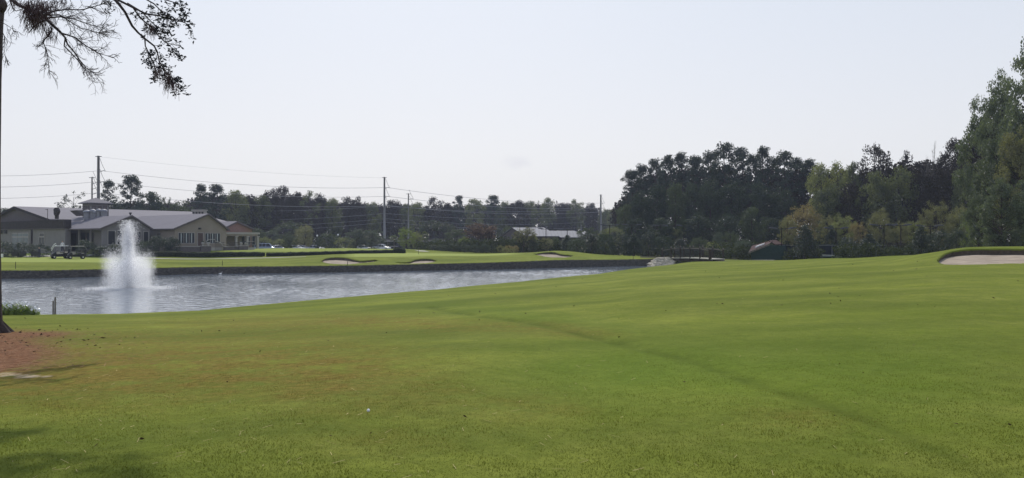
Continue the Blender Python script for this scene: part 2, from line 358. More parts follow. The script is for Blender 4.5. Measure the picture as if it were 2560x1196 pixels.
def Hpd(px, D, carve=True):
    """ground height for bearing px and distance D"""
    px = np.atleast_1d(np.asarray(px, float)); D = np.atleast_1d(np.asarray(D, float)); px, D = np.broadcast_arrays(px, D)
    px = np.clip(px, -1499, 3999)
    i = (px + 1500) / 5.0
    dn = np.interp(px, DN[:, 0], DN[:, 1]); df = np.interp(px, DF[:, 0], DF[:, 1])
    zn = bil(ZN, i, np.clip(D / dn, 0, 1) * 399)
    zf = bil(ZF, i, np.interp(D - df, FG, np.arange(len(FG))))
    t = np.clip((D - dn) / (df - dn), 0, 1)
    mid = bil(ZN, i, np.full_like(px, 399.)) * (1 - t) + bil(ZF, i, np.zeros_like(px)) * t
    w = np.clip((1752 - px) / 60.0, 0, 1)
    pond = mid * (1 - w) + np.where(w > 0, -2.9 - 0.7 * np.clip(np.minimum(D - dn, df - D), 0, 1), 0) * w
    z = np.where(D <= dn, zn, np.where(D < df, pond, zf))
    X = (px - CX) / F * D
    sh = np.clip(np.minimum(np.abs(D - dn), np.abs(D - df)) / 6.0, 0, 1)
    sh = np.where((D > dn) & (D < df), 0, sh)
    z = z + undul(X, D) * np.clip(D / 8, 0, 1) * sh
    if SWALE is not None:
        z = z + swale_z(X, D)
    if carve:
        for b in BUNK:
            f_, k_ = bunk_edges(b, px)
            ins = (D > f_) & (D < k_) & (px > b['x0']) & (px < b['x1'])
            if ins.any():
                zf_ = bunk_floor(b, px, D)
                z = np.where(ins, zf_ - 0.25, z)
    return z
SWALE = None; BUNK = []
def H(x, y): 
    px = CX + F * np.asarray(x, float) / np.maximum(np.asarray(y, float), 2.0)
    return Hpd(px, np.maximum(np.asarray(y, float), 0.5))
def H1(x, y): return float(H(x, y)[0])
DS = np.concatenate([np.arange(2, 60, .05), np.arange(60, 170, .1)])
def hit(px, y, lo=2.0, hi=170):
    ds = DS[(DS >= lo) & (DS <= hi)]; z = Hpd(px, ds, carve=False)
    yy = HY + (CZ - z) * F / ds
    k = np.argmax(yy <= y) if (yy <= y).any() else np.argmin(yy)
    return float(ds[k])
def ground_pt(px, y, lo=2.0, hi=170):
    D = hit(px, y, lo, hi); return Vector(((px - CX) / F * D, D, float(Hpd(px, D)[0])))

# a slight step running across the fairway
sw = [(1075,768),(1200,790),(1330,808),(1480,842),(1700,893),(1850,945),(2000,990),(2150,1040),(2320,1110),(2500,1190)]
swp = np.array([[(p - CX) / F * hit(p, y), hit(p, y)] for p, y in sw])
SWALE = swp
def swale_d(X, D):
    best = np.full(X.shape, 1e9); side = np.zeros(X.shape)
    for a, b in zip(SWALE[:-1], SWALE[1:]):
        ab = b - a; L2 = ab @ ab
        t = np.clip(((X - a[0]) * ab[0] + (D - a[1]) * ab[1]) / L2, 0, 1)
        dx = X - a[0] - t * ab[0]; dy = D - a[1] - t * ab[1]; d = np.hypot(dx, dy)
        s = np.sign(ab[0] * (D - a[1]) - ab[1] * (X - a[0]))
        m = d < best; best = np.where(m, d, best); side = np.where(m, s, side)
    return best, side
def swale_z(X, D):
    m = (D < 40) & (X > -12)
    if not m.any(): return np.zeros_like(X)
    z = np.zeros_like(X); d, s = swale_d(X[m], D[m])
    z[m] = -0.035 * np.exp(-(d / 0.22) ** 2) + 0.02 * np.exp(-((d * s - .6) / 0.5) ** 2)
    return z

def mk_bunker(rows, lo, hi, frac):
    px = np.array([r[0] for r in rows], float)
    f_ = np.array([hit(r[0], r[1], lo, hi) for r in rows]); k_ = np.array([hit(r[0], r[2], lo, hi) for r in rows])
    k_ = np.maximum(k_, f_ + 0.02)
    BUNK.append(dict(px=px, f=f_, k=k_, x0=px[0], x1=px[-1], frac=frac))
def bunk_edges(b, px): return np.interp(px, b['px'], b['f']), np.interp(px, b['px'], b['k'])
def bunk_floor(b, px, D):
    f_, k_ = bunk_edges(b, px); zf_ = Hpd(px, f_, carve=False); zk = Hpd(px, k_, carve=False)
    t = np.clip((D - f_) / np.maximum(k_ - f_, .05), 0, 1)
    return zf_ - 0.02 - 0.12 * np.clip(t * 6, 0, 1) + b['frac'] * (zk - zf_) * t ** 1.3
B_ROWS = [
 ([(803,653,652.8),(812,657,647),(825,659,644.5),(840,660,643.5),(860,661,644),(875,660.5,646.5),(889,659.5,650.5),(900,658,652.5),(912,657,652),(925,655.8,650.6),(938,654,649.4),(946,651.5,651.2)], 97, 118, .62),
 ([(988,656.5,656),(1000,658.5,656.3),(1015,659,656),(1027,659,654),(1036,659,650),(1050,658.5,647.6),(1065,658,647),(1080,656.5,648),(1091,652.5,651.5)], 100, 120, .6),
 ([(1333,635.4,635),(1345,638,633.8),(1360,641.5,631.4),(1378,643.6,630),(1390,644,631.5),(1400,644,635),(1410,644,637),(1422,643,637.6),(1433,640.5,639.5)], 108, 128, .72),
 ([(2344,652.5,651.5),(2350,658,643),(2362,661,634.5),(2380,662,628.5),(2410,662,624.5),(2450,661,622.6),(2500,659.5,622.5),(2560,658.5,623.5),(2650,658,627),(2720,657,640),(2745,655,653)], 40, 56, .66),
]
for rows, lo, hi, fr_ in B_ROWS: mk_bunker(rows, lo, hi, fr_)

# ground sheet in (bearing, distance) rows
def build_ground():
    pxs = np.concatenate([np.arange(-1480, -60, 24), np.arange(-60, 2621, 3.0), np.arange(2640, 3990, 24)])
    d = [0.8]
    while d[-1] < 119: d.append(d[-1] + min(0.3, 0.016 * d[-1]))
    near = np.array(d); near = (near - near[0]) / (near[-1] - near[0])
    P = pxs[:, None]
    dn = np.interp(pxs, DN[:, 0], DN[:, 1])[:, None]; df = np.interp(pxs, DF[:, 0], DF[:, 1])[:, None]
    DNear = 0.8 + near[None, :] * (dn - 0.8)
    DMid = dn + (df - dn) * np.linspace(0.02, .995, 16)[None, :]
    far = np.concatenate([[0.06], np.arange(0.35, 50, 0.4), np.geomspace(51, 1480, 45)])
    DFar = df + far[None, :]
    D = np.concatenate([DNear, DMid, DFar], 1); PX = np.broadcast_to(P, D.shape)
    Z = Hpd(PX.ravel(), D.ravel()).reshape(D.shape)
    X = (PX - CX) / F * D
    na, nb = D.shape
    V = np.stack([X, D, Z], -1).reshape(-1, 3)
    idx = np.arange(na * nb).reshape(na, nb)
    Fq = np.stack([idx[:-1, :-1], idx[1:, :-1], idx[1:, 1:], idx[:-1, 1:]], -1).reshape(-1, 4)
    yp = HY + (CZ - Z) * F / D
    def blob(cx, cy, sx, sy, rot=0):
        dx = PX - cx; dy = yp - cy; c, s = math.cos(rot), math.sin(rot)
        return np.exp(-((dx * c + dy * s) / sx) ** 2 - ((-dx * s + dy * c) / sy) ** 2)
    nearm = (D < dn + .5)
    dry = (1.15 * blob(120, 930, 430, 95) + .72 * blob(650, 900, 360, 80) + .45 * blob(700, 806, 330, 17) + .6 * blob(1120, 812, 330, 20, .05)
           + .55 * blob(900, 960, 260, 80) + .45 * blob(1310, 1020, 200, 45) + .3 * blob(950, 1110, 260, 50) + .4 * blob(1450, 830, 140, 22, .1) + .4 * blob(2000, 1040, 200, 60)) * nearm
    mulch = (1.05 * blob(-80, 885, 260, 55) + .9 * blob(-300, 880, 300, 90) + .5 * blob(120, 835, 120, 10)) * nearm
    sand = (blob(20, 938, 95, 9) + blob(90, 941, 40, 4) * .8) * nearm
    lush = (.8 * blob(1600, 930, 330, 80) + .55 * blob(2200, 950, 380, 140) + .4 * blob(1300, 790, 260, 22, .12) + .4 * blob(520, 960, 130, 25)) * nearm
    dsw, sd = swale_d(X.ravel(), D.ravel()); dsw = dsw.reshape(D.shape); sd = sd.reshape(D.shape)
    track = 1.4*np.exp(-(dsw / (.06 + .008*D)) ** 2) * (D < 40)
    # close-mown putting green on the far side
    green = np.zeros_like(Z)
    g = (PX > 850) & (PX < 1320) & (D > df + 8) & (D < df + 35)
    green = np.where(g, np.clip((PX - 850) / 40, 0, 1) * np.clip((1320 - PX) / 60, 0, 1) * np.clip((D - df - 13) / 1.2, 0, 1), 0)
    g2 = (PX < 300) & (D > 100) & (D < 150); green = np.where(g2, np.maximum(green, np.clip((D - 101) / 1.5, 0, 1)), green)
    g3 = (PX > 360) & (PX < 1010) & (D > 134) & (D < 150); green = np.where(g3, 0.6, green)
    lip = np.zeros_like(Z)
    for b in BUNK:
        f_, k_ = bunk_edges(b, PX)
        ins = (D > f_ - .02) & (D < k_ + .02) & (PX > b['x0'] - 1) & (PX < b['x1'] + 1)
        lip = np.where(ins, 1, lip)
    farm = (D > df).astype(float)
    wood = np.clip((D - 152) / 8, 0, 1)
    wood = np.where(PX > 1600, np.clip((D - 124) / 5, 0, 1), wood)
    me = np_mesh('ground', V, Fq, None, True, dict(dry=dry, mulch=mulch, sandy=sand, lush=lush, track=track, green=green, lip=lip, farside=farm, wood=wood))
    return me

def ground_mat():
    m, t = new_mat('turf'); N = t.nodes.new; L = t.links.new
    p = N('ShaderNodeBsdfPrincipled'); o = N('ShaderNodeOutputMaterial'); L(p.outputs[0], o.inputs[0])
    p.inputs['Roughness'].default_value = 0.9; p.inputs['Specular IOR Level'].default_value = 0.03
    g = N('ShaderNodeNewGeometry')
    def noise(sc, det=5, stretch=None, rough=.6):
        n = N('ShaderNodeTexNoise'); n.inputs['Scale'].default_value = sc; n.inputs['Detail'].default_value = det; n.inputs['Roughness'].default_value = rough
        if stretch:
            mp = N('ShaderNodeMapping'); mp.inputs['Scale'].default_value = stretch; L(g.outputs['Position'], mp.inputs[0]); L(mp.outputs[0], n.inputs['Vector'])
        else: L(g.outputs['Position'], n.inputs['Vector'])
        return n.outputs[0]
    def attr(nm): a = N('ShaderNodeAttribute'); a.attribute_name = nm; return a.outputs['Fac']
    def rng(v, a, b, c=0., d=1.):
        r = N('ShaderNodeMapRange'); r.inputs['From Min'].default_value = a; r.inputs['From Max'].default_value = b; r.inputs['To Min'].default_value = c; r.inputs['To Max'].default_value = d; L(v, r.inputs['Value']); return r.outputs[0]
    def mixc(f, a, b):
        x = N('ShaderNodeMixRGB')
        if isinstance(f, float): x.inputs[0].default_value = f
        else: L(f, x.inputs[0])
        for s, v in ((1, a), (2, b)):
            if isinstance(v, tuple): x.inputs[s].default_value = (*v, 1)
            else: L(v, x.inputs[s])
        return x.outputs[0]
    def op(kind, a, b):
        x = N('ShaderNodeMath'); x.operation = kind
        for s, v in ((0, a), (1, b)):
            if isinstance(v, (int, float)): x.inputs[s].default_value = v
            else: L(v, x.inputs[s])
        return x.outputs[0]
    big = rng(noise(0.16, 5, (.55, 1, 1)), .38, .62); mid = rng(noise(0.75, 5), .36, .64)
    fine = rng(noise(9, 6, None, .75), .33, .67); vfine = rng(noise(60, 3, None, .8), .3, .7)
    base = mixc(big, (0.090, 0.108, 0.018), (0.172, 0.186, 0.036))
    mott = rng(noise(2.6, 5, None, .65), .40, .66); mot2 = rng(noise(.33, 4, (.4, 1, 1)), .45, .7)
    base = mixc(op('MULTIPLY', mott, .40), base, (0.056, 0.078, 0.012)); base = mixc(op('MULTIPLY', mot2, .40), base, (0.165, 0.190, 0.022))
    base = mixc(op('MULTIPLY', mid, .45), base, (0.072, 0.100, 0.009))
    lush = op('MULTIPLY', attr('lush'), .75); base = mixc(lush, base, (0.066, 0.116, 0.010))
    gr = attr('green'); base = mixc(gr, base, (0.205, 0.235, 0.060))
    # dry, yellowed turf
    dry = attr('dry'); dn_ = op('MULTIPLY', dry, op('ADD', .0, op('MULTIPLY', rng(noise(1.5, 9, None, .78), .34, .70), 1.8)))
    dcol = mixc(fine, (0.092, 0.072, 0.012), (0.165, 0.126, 0.030))
    base = mixc(rng(dn_, .12, 1.15), base, dcol)
    mu = attr('mulch'); mun = op('MULTIPLY', mu, op('ADD', .35, op('MULTIPLY', noise(3.0, 6, None, .75), 1.3)))
    mcol = mixc(fine, (0.060, 0.026, 0.012), (0.21, 0.105, 0.058))
    base = mixc(rng(mun, .38, .85), base, mcol)
    sa = op('MULTIPLY', attr('sandy'), op('ADD', .0, op('MULTIPLY', rng(noise(2.2, 8, (1, .6, 1), .75), .35, .65), 1.7)))
    base = mixc(op('MULTIPLY', rng(sa, .5, 1.1), .7), base, (0.42, 0.33, 0.24))
    tr = op('MULTIPLY', attr('track'), op('ADD', .35, mid)); base = mixc(op('MULTIPLY', tr, .38), base, (0.055, 0.075, 0.010))
    # fine grain of the mown blades
    gran = op('ADD', op('MULTIPLY', fine, .36), op('MULTIPLY', vfine, .34))
    sc = N('ShaderNodeVectorMath'); sc.operation = 'SCALE'; L(base, sc.inputs[0]); L(op('ADD', gran, .86), sc.inputs['Scale'])
    c = sc.outputs[0]
    c = mixc(attr('lip'), c, (0.10, 0.085, 0.06))
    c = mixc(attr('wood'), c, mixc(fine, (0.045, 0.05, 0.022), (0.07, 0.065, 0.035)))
    L(c, p.inputs['Base Color'])
    b = N('ShaderNodeBump'); b.inputs['Distance'].default_value = 0.035; b.inputs['Strength'].default_value = 0.55
    L(op('ADD', noise(26, 4, None, .8), op('MULTIPLY', noise(4, 4), 1.2)), b.inputs['Height']); L(b.outputs[0], p.inputs['Normal'])
    return m
gm = build_ground(); gm.materials.append(ground_mat())
tag(link_mesh('ground', gm, None), kind='structure')

# sand floors
for i, b in enumerate(BUNK):
    n1, n2 = (140, 22) if i == 3 else (70, 14)
    px = np.linspace(b['x0'], b['x1'], n1); f_, k_ = bunk_edges(b, px)
    T = np.linspace(0, 1, n2)
    Dg = f_[:, None] + 0.01 + (k_ - f_)[:, None] * T[None, :]; PX = np.broadcast_to(px[:, None], Dg.shape)
    Z = bunk_floor(b, PX.ravel(), Dg.ravel()).reshape(Dg.shape)
    X = (PX - CX) / F * Dg
    Z = Z + 0.03 * np.sin(X * 2.3 + Dg * 1.7) * np.sin(Dg * 2.9 + i) * np.clip(T * 5, 0, 1)
    V = np.stack([X, Dg, Z], -1).reshape(-1, 3); idx = np.arange(n1 * n2).reshape(n1, n2)
    Fq = np.stack([idx[:-1, :-1], idx[1:, :-1], idx[1:, 1:], idx[:-1, 1:]], -1).reshape(-1, 4)
    tag(link_mesh('sand', np_mesh('sand', V, Fq, M['sand'], True), None), kind='structure')

# steep earth faces at the back of the bunkers, turfed on top
M['earth'] = simple('bunker_face_earth', (0.085, 0.07, 0.055), 0.95, var=.3, scale=5, bump=.03, bscale=12)
for i, b in enumerate(BUNK):
    px = np.linspace(b['x0'] + .5, b['x1'] - .5, 160); f_, k_ = bunk_edges(b, px); off = .34 if i == 3 else .42
    d0 = np.maximum(k_ - off, f_ + .02); zl = bunk_floor(b, px, d0) - .08; zt = Hpd(px, k_, carve=False) - .01; rg = np.random.default_rng(i)
    zt2 = zt - .05 + rg.uniform(-.02, .02, len(px)); mb = MB(); X0 = (px - CX) / F * d0; X1 = (px - CX) / F * (k_ + .1); dm = d0 + .09; Xm = (px - CX) / F * dm
    P = [(X0[j], d0[j], zl[j]) for j in range(160)] + [(X0[j], d0[j] + .02, (zl[j] + zt2[j]) / 2) for j in range(160)] + [(X0[j], d0[j] - .03, zt2[j]) for j in range(160)]
    for r_ in (0, 1):
        for j in range(159): mb.f.append((r_*160 + j, r_*160 + j + 1, (r_+1)*160 + j + 1, (r_+1)*160 + j))
    mb.v = P; tag(mb.build('bunker_face', M['earth'], None, True), kind='structure')
    mb = MB(); mb.v = [(X0[j], d0[j] - .05, zt2[j] - .03) for j in range(160)] + [(X0[j], d0[j] - .02, zt[j] + .01) for j in range(160)] + [(X1[j], k_[j] + .1, zt[j] + .02) for j in range(160)]
    for r_ in (0, 1):
        for j in range(159): mb.f.append((r_*160 + j, r_*160 + j + 1, (r_+1)*160 + j + 1, (r_+1)*160 + j))
    tag(mb.build('turf_edge', gm.materials[0], None, True), kind='structure')

# pond water
def water_mat():
    m, t = new_mat('pond_water'); N = t.nodes.new; L = t.links.new
    p = N('ShaderNodeBsdfPrincipled'); o = N('ShaderNodeOutputMaterial'); L(p.outputs[0], o.inputs[0])
    p.inputs['Base Color'].default_value = (0.125, 0.15, 0.185, 1); p.inputs['Roughness'].default_value = 0.07; p.inputs['IOR'].default_value = 1.6
    p.inputs['Specular IOR Level'].default_value = 0.55
    g = N('ShaderNodeNewGeometry'); last = None
    def n(sc, dist, stretch, det=3):
        nonlocal last
        mp = N('ShaderNodeMapping'); mp.inputs['Scale'].default_value = stretch; mp.inputs['Rotation'].default_value = (0, 0, R(12)); L(g.outputs['Position'], mp.inputs[0])
        x = N('ShaderNodeTexNoise'); x.inputs['Scale'].default_value = sc; x.inputs['Detail'].default_value = det; L(mp.outputs[0], x.inputs['Vector'])
        b = N('ShaderNodeBump'); b.inputs['Distance'].default_value = dist; b.inputs['Strength'].default_value = 1.0; L(x.outputs[0], b.inputs['Height'])
        if last is not None: L(last, b.inputs['Normal'])
        last = b.outputs[0]
    n(5.0, 0.012, (.6, 1.4, 1), 3)
    L(last, p.inputs['Normal'])
    return m
def build_water():
    pxs = np.concatenate([np.arange(-700, -60, 8.0), np.arange(-60, 1700, 2.6), np.arange(1700, 1830, 8)])
    Ds = np.concatenate([np.arange(37, 92, .115), np.arange(92, 150, .2)])
    PX, D = np.meshgrid(pxs, Ds, indexing='ij'); X = (PX - CX)/F*D
    rng = np.random.default_rng(17); Z = np.zeros_like(X)
    calm = .72 + .28*np.sin(X*.11 + 1.2*np.sin(D*.16) + 1) * np.sin(D*.21 + .9*np.sin(X*.13)) + .18*np.sin(X*.31 + D*.42)
    calm = np.clip(calm + .25*np.clip((X + 16)/22, -1, 1), .22, 1.45)
    wx, wy = .35, .94
    for k in range(34):
        lam = .30 * (1.6/.30) ** rng.uniform(); th = rng.normal(0, .55); kx = (wx*math.cos(th) - wy*math.sin(th)) * 6.283/lam; ky = (wx*math.sin(th) + wy*math.cos(th)) * 6.283/lam
        amp = SLOPE * lam / 6.283 / math.sqrt(17) * rng.uniform(.6, 1.3)
        ph = kx*X + ky*D + rng.uniform(0, 6.28) + .8*np.sin(.35*X + k) + .8*np.sin(.3*D + 2*k)
        Z += amp * (np.sin(ph) + .18*np.sin(2*ph + 1.6))
    r = np.hypot(X - (322 - CX)/F*64.2, D - 64.2); Z = Z * calm * np.clip((r - .5)/3, .35, 1) + .012*np.sin(r*5.5) * np.exp(-r/6.0)
    V = np.stack([X, D, Z + WATER_Z], -1).reshape(-1, 3); idx = np.arange(X.size).reshape(X.shape)
    Fq = np.stack([idx[:-1, :-1], idx[1:, :-1], idx[1:, 1:], idx[:-1, 1:]], -1).reshape(-1, 4)
    tag(link_mesh('water', np_mesh('water', V, Fq, water_mat(), True), None), kind='structure')
SLOPE = 0.058
build_water()
tag(MB().poly([(-2500, -900, -6), (2500, -900, -6), (2500, 1450, -6), (-2500, 1450, -6)]).build('lower_ground', M['hedge_leaves']), kind='structure')

# ---------------------------------------------------------------- plants: shapes
def leaf_quads(P, size, rng, flat=0.0):
    n = len(P); nrm = rng.normal(size=(n, 3)); nrm[:, 2] += flat * 2; nrm /= np.linalg.norm(nrm, axis=1)[:, None]
    a = np.cross(nrm, rng.normal(size=(n, 3))); a /= np.linalg.norm(a, axis=1)[:, None] + 1e-9
    b = np.cross(nrm, a); s = (size * rng.uniform(.6, 1.35, n))[:, None]
    w = rng.uniform(.35, .75, n)[:, None]
    V = np.stack([P - a*s*.5, P + b*s*.5*w + a*s*rng.uniform(-.15, .15, (n, 1)), P + a*s*.5, P - b*s*.5*w], 1).reshape(-1, 3)
    return V, np.arange(4 * n).reshape(n, 4)

def cloud(clumps, per_m2, size, rng, power=.45, flat=0.0):
    """clumps: (cx,cy,cz, rx,ry,rz); leaves spread mostly near each clump's skin"""
    Ps = []; Ts = []
    for c in clumps:
        r = np.array(c[3:6]); n = int(per_m2 * 4 * math.pi * (r[0]*r[1]*r[2]) ** (2/3))
        d = rng.normal(size=(n, 3)); d /= np.linalg.norm(d, axis=1)[:, None]
        rad = rng.uniform(0.05, 1, n) ** power * rng.uniform(.85, 1.18, n)
        Ps.append(np.array(c[:3]) + d * rad[:, None] * r)
        Ts.append(np.clip(rng.uniform(-.3, .3) + rng.uniform(.15, .85, n), 0, 1))
    P = np.concatenate(Ps); T = np.concatenate(Ts)
    V, Fq = leaf_quads(P, size, rng, flat)
    return V, Fq, T

def crown_mesh(name, clumps, per_m2, size, seed, power=.45, flat=0.0):
    rng = np.random.default_rng(seed); V, Fq, T = cloud(clumps, per_m2, size, rng, power, flat)
    return np_mesh(name, V, Fq, None, False, None, dict(tint=T))

def limb_pts(a, b, rng, k=4, wob=.06):
    a = np.array(a); b = np.array(b); L_ = np.linalg.norm(b - a)
    return [a + (b - a) * t + (rng.normal(size=3) * wob * L_ * (0 if t in (0, 1) else 1)) + np.array([0, 0, .06 * L_ * math.sin(math.pi * t)]) for t in np.linspace(0, 1, k)]

def trunk_mesh(name, h, r, clumps, seed, start=.3, nl=26, lean=0.02, fork=False):
    rng = np.random.default_rng(seed + 99); mb = MB()
    tp = [np.array([0, 0, -0.6])] + [np.array([lean*h*math.sin(3*t + seed), lean*h*math.cos(2*t + seed), h * t]) for t in np.linspace(0.0, .93, 8)]
    rad = [r * 1.35] + [r * (1 - .82 * t) for t in np.linspace(0, .93, 8)]; rad[1] = r * 1.15
    mb.tube(tp, rad, 8)
    sel = rng.choice(len(clumps), min(nl, len(clumps)), replace=False)
    for i in sel:
        c = clumps[i]; zc = c[2]; hd = math.hypot(c[0], c[1])
        z0 = max(start * h * rng.uniform(.6, 1), zc - hd * rng.uniform(.35, .8)); z0 = min(z0, .9 * h)
        k = z0 / (.93 * h) * 7; k0 = int(min(6, k)); t = min(1, k - k0)
        p0 = tp[1 + k0] * (1 - t) + tp[2 + k0] * t
        rr = r * (1 - .82 * z0 / h) * .45
        mb.tube(limb_pts(p0, c[:3], rng), [rr, rr * .75, rr * .5, rr * .2], 5, False)
    return mb.mesh(name, None, True)

PROTO = {}
def register(kind, H_, W_, crown, trunk, names=('crown', 'trunk')): PROTO.setdefault(kind, []).append((H_, W_, crown, trunk))

def make_pine(seed, H_=20, W_=7, base=.38, nb=30, dens=9, open_=1.0):
    rng = np.random.default_rng(seed); cl = []
    for i in range(nb):
        t = (i + rng.uniform(0, .8)) / nb; z = H_ * (base + (1 - base) * t * .97)
        env = W_ / 2 * (0.55 + .5 * math.sin(math.pi * min(1, t * .75 + .28))) * (1 if t < .8 else (1.02 - t) / .22 * .55 + .45)
        ang = i * 2.4 + rng.uniform(-.4, .4); L_ = env * rng.uniform(.55, 1.08)
        for q in ((.45, .8), (.75, .9), (1.0, .75)) if L_ > 1.2 else ((.7, .8),):
            if rng.uniform() > .9 * open_: continue
            s = q[1] * rng.uniform(.75, 1.15)
            cl.append((math.cos(ang)*L_*q[0] + rng.uniform(-.4, .4), math.sin(ang)*L_*q[0] + rng.uniform(-.4, .4), z + L_*q[0]*.18 + rng.uniform(-.3, .3), s*1.1, s*1.1, s*.72))
    for k in range(7):
        a_ = k * 2.4; cl.append((math.cos(a_)*W_*.15, math.sin(a_)*W_*.15, H_*(.90 + .012*k) + rng.uniform(-.3, .3), 1.05, 1.05, .85))
    cl.append((0, 0, H_ * .965, W_*.14, W_*.14, H_*.04))
    register('pine', H_, W_, crown_mesh('pine_crown', cl, dens, .36, seed), trunk_mesh('pine_trunk', H_, .28, cl, seed, .35, 34))
for s in (1, 2, 3): make_pine(s)
make_pine(4, 20, 8, .30, 34, 9); make_pine(5, 20, 6.5, .5, 24, 8)

def make_broad(kind, seed, H_, W_, z0, ncl, rc, dens, size, r=.3, cone=0.0, flat_top=0.0, power=.45, inner=.5, limbs=26, holes=0.0):
    rng = np.random.default_rng(seed); cl = []
    zc = (H_ + z0) / 2; rz = (H_ - z0) / 2
    lob = [(rng.uniform(0, 6.28), rng.uniform(.75, 1.12)) for _ in range(6)]
    for i in range(ncl):
        d = rng.normal(size=3); d /= np.linalg.norm(d)
        k = rng.uniform(inner, 1.0) ** .6
        zz = d[2] * k
        rad = W_ / 2 * k
        if cone: rad *= max(.08, 1 - cone * (zz + 1) / 2) * (1 + .25 * cone)
        az = math.atan2(d[1], d[0]); f = 1.0
        for a0, m in lob:
            dd = abs((az - a0 + math.pi) % (2 * math.pi) - math.pi)
            if dd < .8: f *= 1 + (m - 1) * (1 - dd / .8)
        s = rc * rng.uniform(.6, 1.25)
        if rng.uniform() < holes: continue
        cl.append((d[0]*rad*f*.88, d[1]*rad*f*.88, zc + zz * rz * .92 - s*.1, s, s, s * .8))
    register(kind, H_, W_, crown_mesh(kind + '_crown', cl, dens, size, seed, power), trunk_mesh(kind + '_trunk', H_ * .9, r, cl, seed, .18, limbs))
for s in (11, 12, 13, 14): make_broad('broad', s, 16, 9.5, 1.0, 95, 1.35, 5.0, .42)
for s in (21, 22): make_broad('lofty', s, 18, 9, 6, 80, 1.15, 6, .38, power=.4, inner=.55, holes=.12)
for s in (31, 32, 33): make_broad('loose', s, 12, 9, .8, 120, .85, 12, .22, .2, power=.7, inner=.35)
for s in (41, 42, 43): make_broad('bush', s, 4, 4.4, .1, 60, .55, 26, .16, .08, inner=.55, limbs=10)
for s in (51, 52): make_broad('cone', s, 8, 4.6, .2, 90, .62, 20, .22, .16, cone=.75, inner=.55, limbs=12)
make_broad('sparse', 61, 14, 8, 4, 42, .75, 9, .28, .2, power=.8, inner=.5, limbs=40)
make_broad('sparse', 62, 14, 8, 5, 34, .8, 9, .28, .2, power=.8, inner=.5, limbs=34)
for s in (71, 72, 73): make_broad('giant', s, 22, 13, 1.5, 150, 1.15, 9.5, .34, .42, inner=.5, limbs=80, holes=.1, power=.5)

def grow(mb, p, d, L_, r, rng, depth, maxd, spread=.5, seg=3, up=.05, minr=.006, out=None):
    pts = [p]; rs = [r]
    for k in range(seg):
        d = d + rng.normal(size=3) * .16 + np.array([0, 0, up]); d /= np.linalg.norm(d)
        p = p + d * L_ / seg; pts.append(p); rs.append(max(minr, r * (1 - .45 * (k + 1) / seg)))
    mb.tube(pts, rs, 5 if depth < 2 else 3, False)
    if out is not None and depth >= maxd - 1: out.append(pts[-1])
    if depth >= maxd: return
    for k in range(3 if depth < 2 else 2 + int(rng.uniform() < .4)):
        nd = d + rng.normal(size=3) * spread; nd /= np.linalg.norm(nd)
        q = pts[-1] if k == 0 else pts[rng.integers(1, seg + 1)]
        grow(mb, q, nd, L_ * rng.uniform(.6, .85), rs[-1] * .8, rng, depth + 1, maxd, spread, seg, up, minr, out)
def make_bare(seed, kind='bare', leaves=0, minr=.018):
    rng = np.random.default_rng(seed); mb = MB(); tips = []
    mb.tube([(0, 0, -.5), (0.05, 0, 1.6)], [.16, .13], 7)
    for k in range(5):
        a = k * 1.26 + rng.uniform(-.3, .3)
        grow(mb, np.array([.05, 0, 1.4]), np.array([math.cos(a)*.6, math.sin(a)*.6, 1.0]), 1.8, .085, rng, 0, 5, .42, 3, .05, minr, tips)
    me = mb.mesh(kind + '_branches', None, False)
    V = np.array([v.co for v in me.vertices]); h = V[:, 2].max(); w = V[:, 0].max() - V[:, 0].min()
    cl = [(t[0], t[1], t[2], .38, .38, .3) for t in tips][::2]
    register(kind, h, w, crown_mesh(kind + '_crown', cl, leaves, .15, seed, .8) if leaves else None, me)
for s in (81, 82): make_bare(s)
make_bare(83, 'veil', 7); make_bare(84, 'veil', 10)

def make_palm(seed):
    rng = np.random.default_rng(seed); V = []; Fq = []; T = []; H_ = 5.2
    for k in range(46):
        az = rng.uniform(0, 6.28); el = rng.uniform(-.75, 1.3); L_ = rng.uniform(.7, 1.0)
        d = np.array([math.cos(az)*math.cos(el), math.sin(az)*math.cos(el), math.sin(el)]); c = np.array([0, 0, H_ - 1.0]) + d * L_
        side = np.cross(d, [0, 0, 1.]); side /= np.linalg.norm(side) + 1e-6; upv = np.cross(side, d)
        for j in range(13):                       # fan of pointed leaflets
            a = (j - 6) * .22; dd = d * math.cos(a) + side * math.sin(a) - np.array([0, 0, .25 * abs(a)])
            tip = c + dd * .75 + np.array([0, 0, -.22]); w = np.cross(dd, upv) * .05
            b = len(V); V += [c - w*.3, c + dd*.4 - w, tip, c + dd*.4 + w]; Fq.append([b, b+1, b+2, b+3]); T.append(rng.uniform())
    mb = MB(); mb.tube([(0, 0, -.4), (0, 0, 1.5), (.06, 0, 3), (0, 0, H_ - .9)], [.2, .17, .16, .2], 8)
    for k in range(14):
        z = 2.2 + k * .14; a = k * 2.4; mb.tube([(math.cos(a)*.14, math.sin(a)*.14, z), (math.cos(a)*.34, math.sin(a)*.34, z + .3)], [.05, .02], 4)
    register('palm', H_ + .75, 3.4, np_mesh('palm_crown', V, Fq, None, False, None, dict(tint=T)), mb.mesh('palm_trunk', None, True))
make_palm(91); make_palm(92)

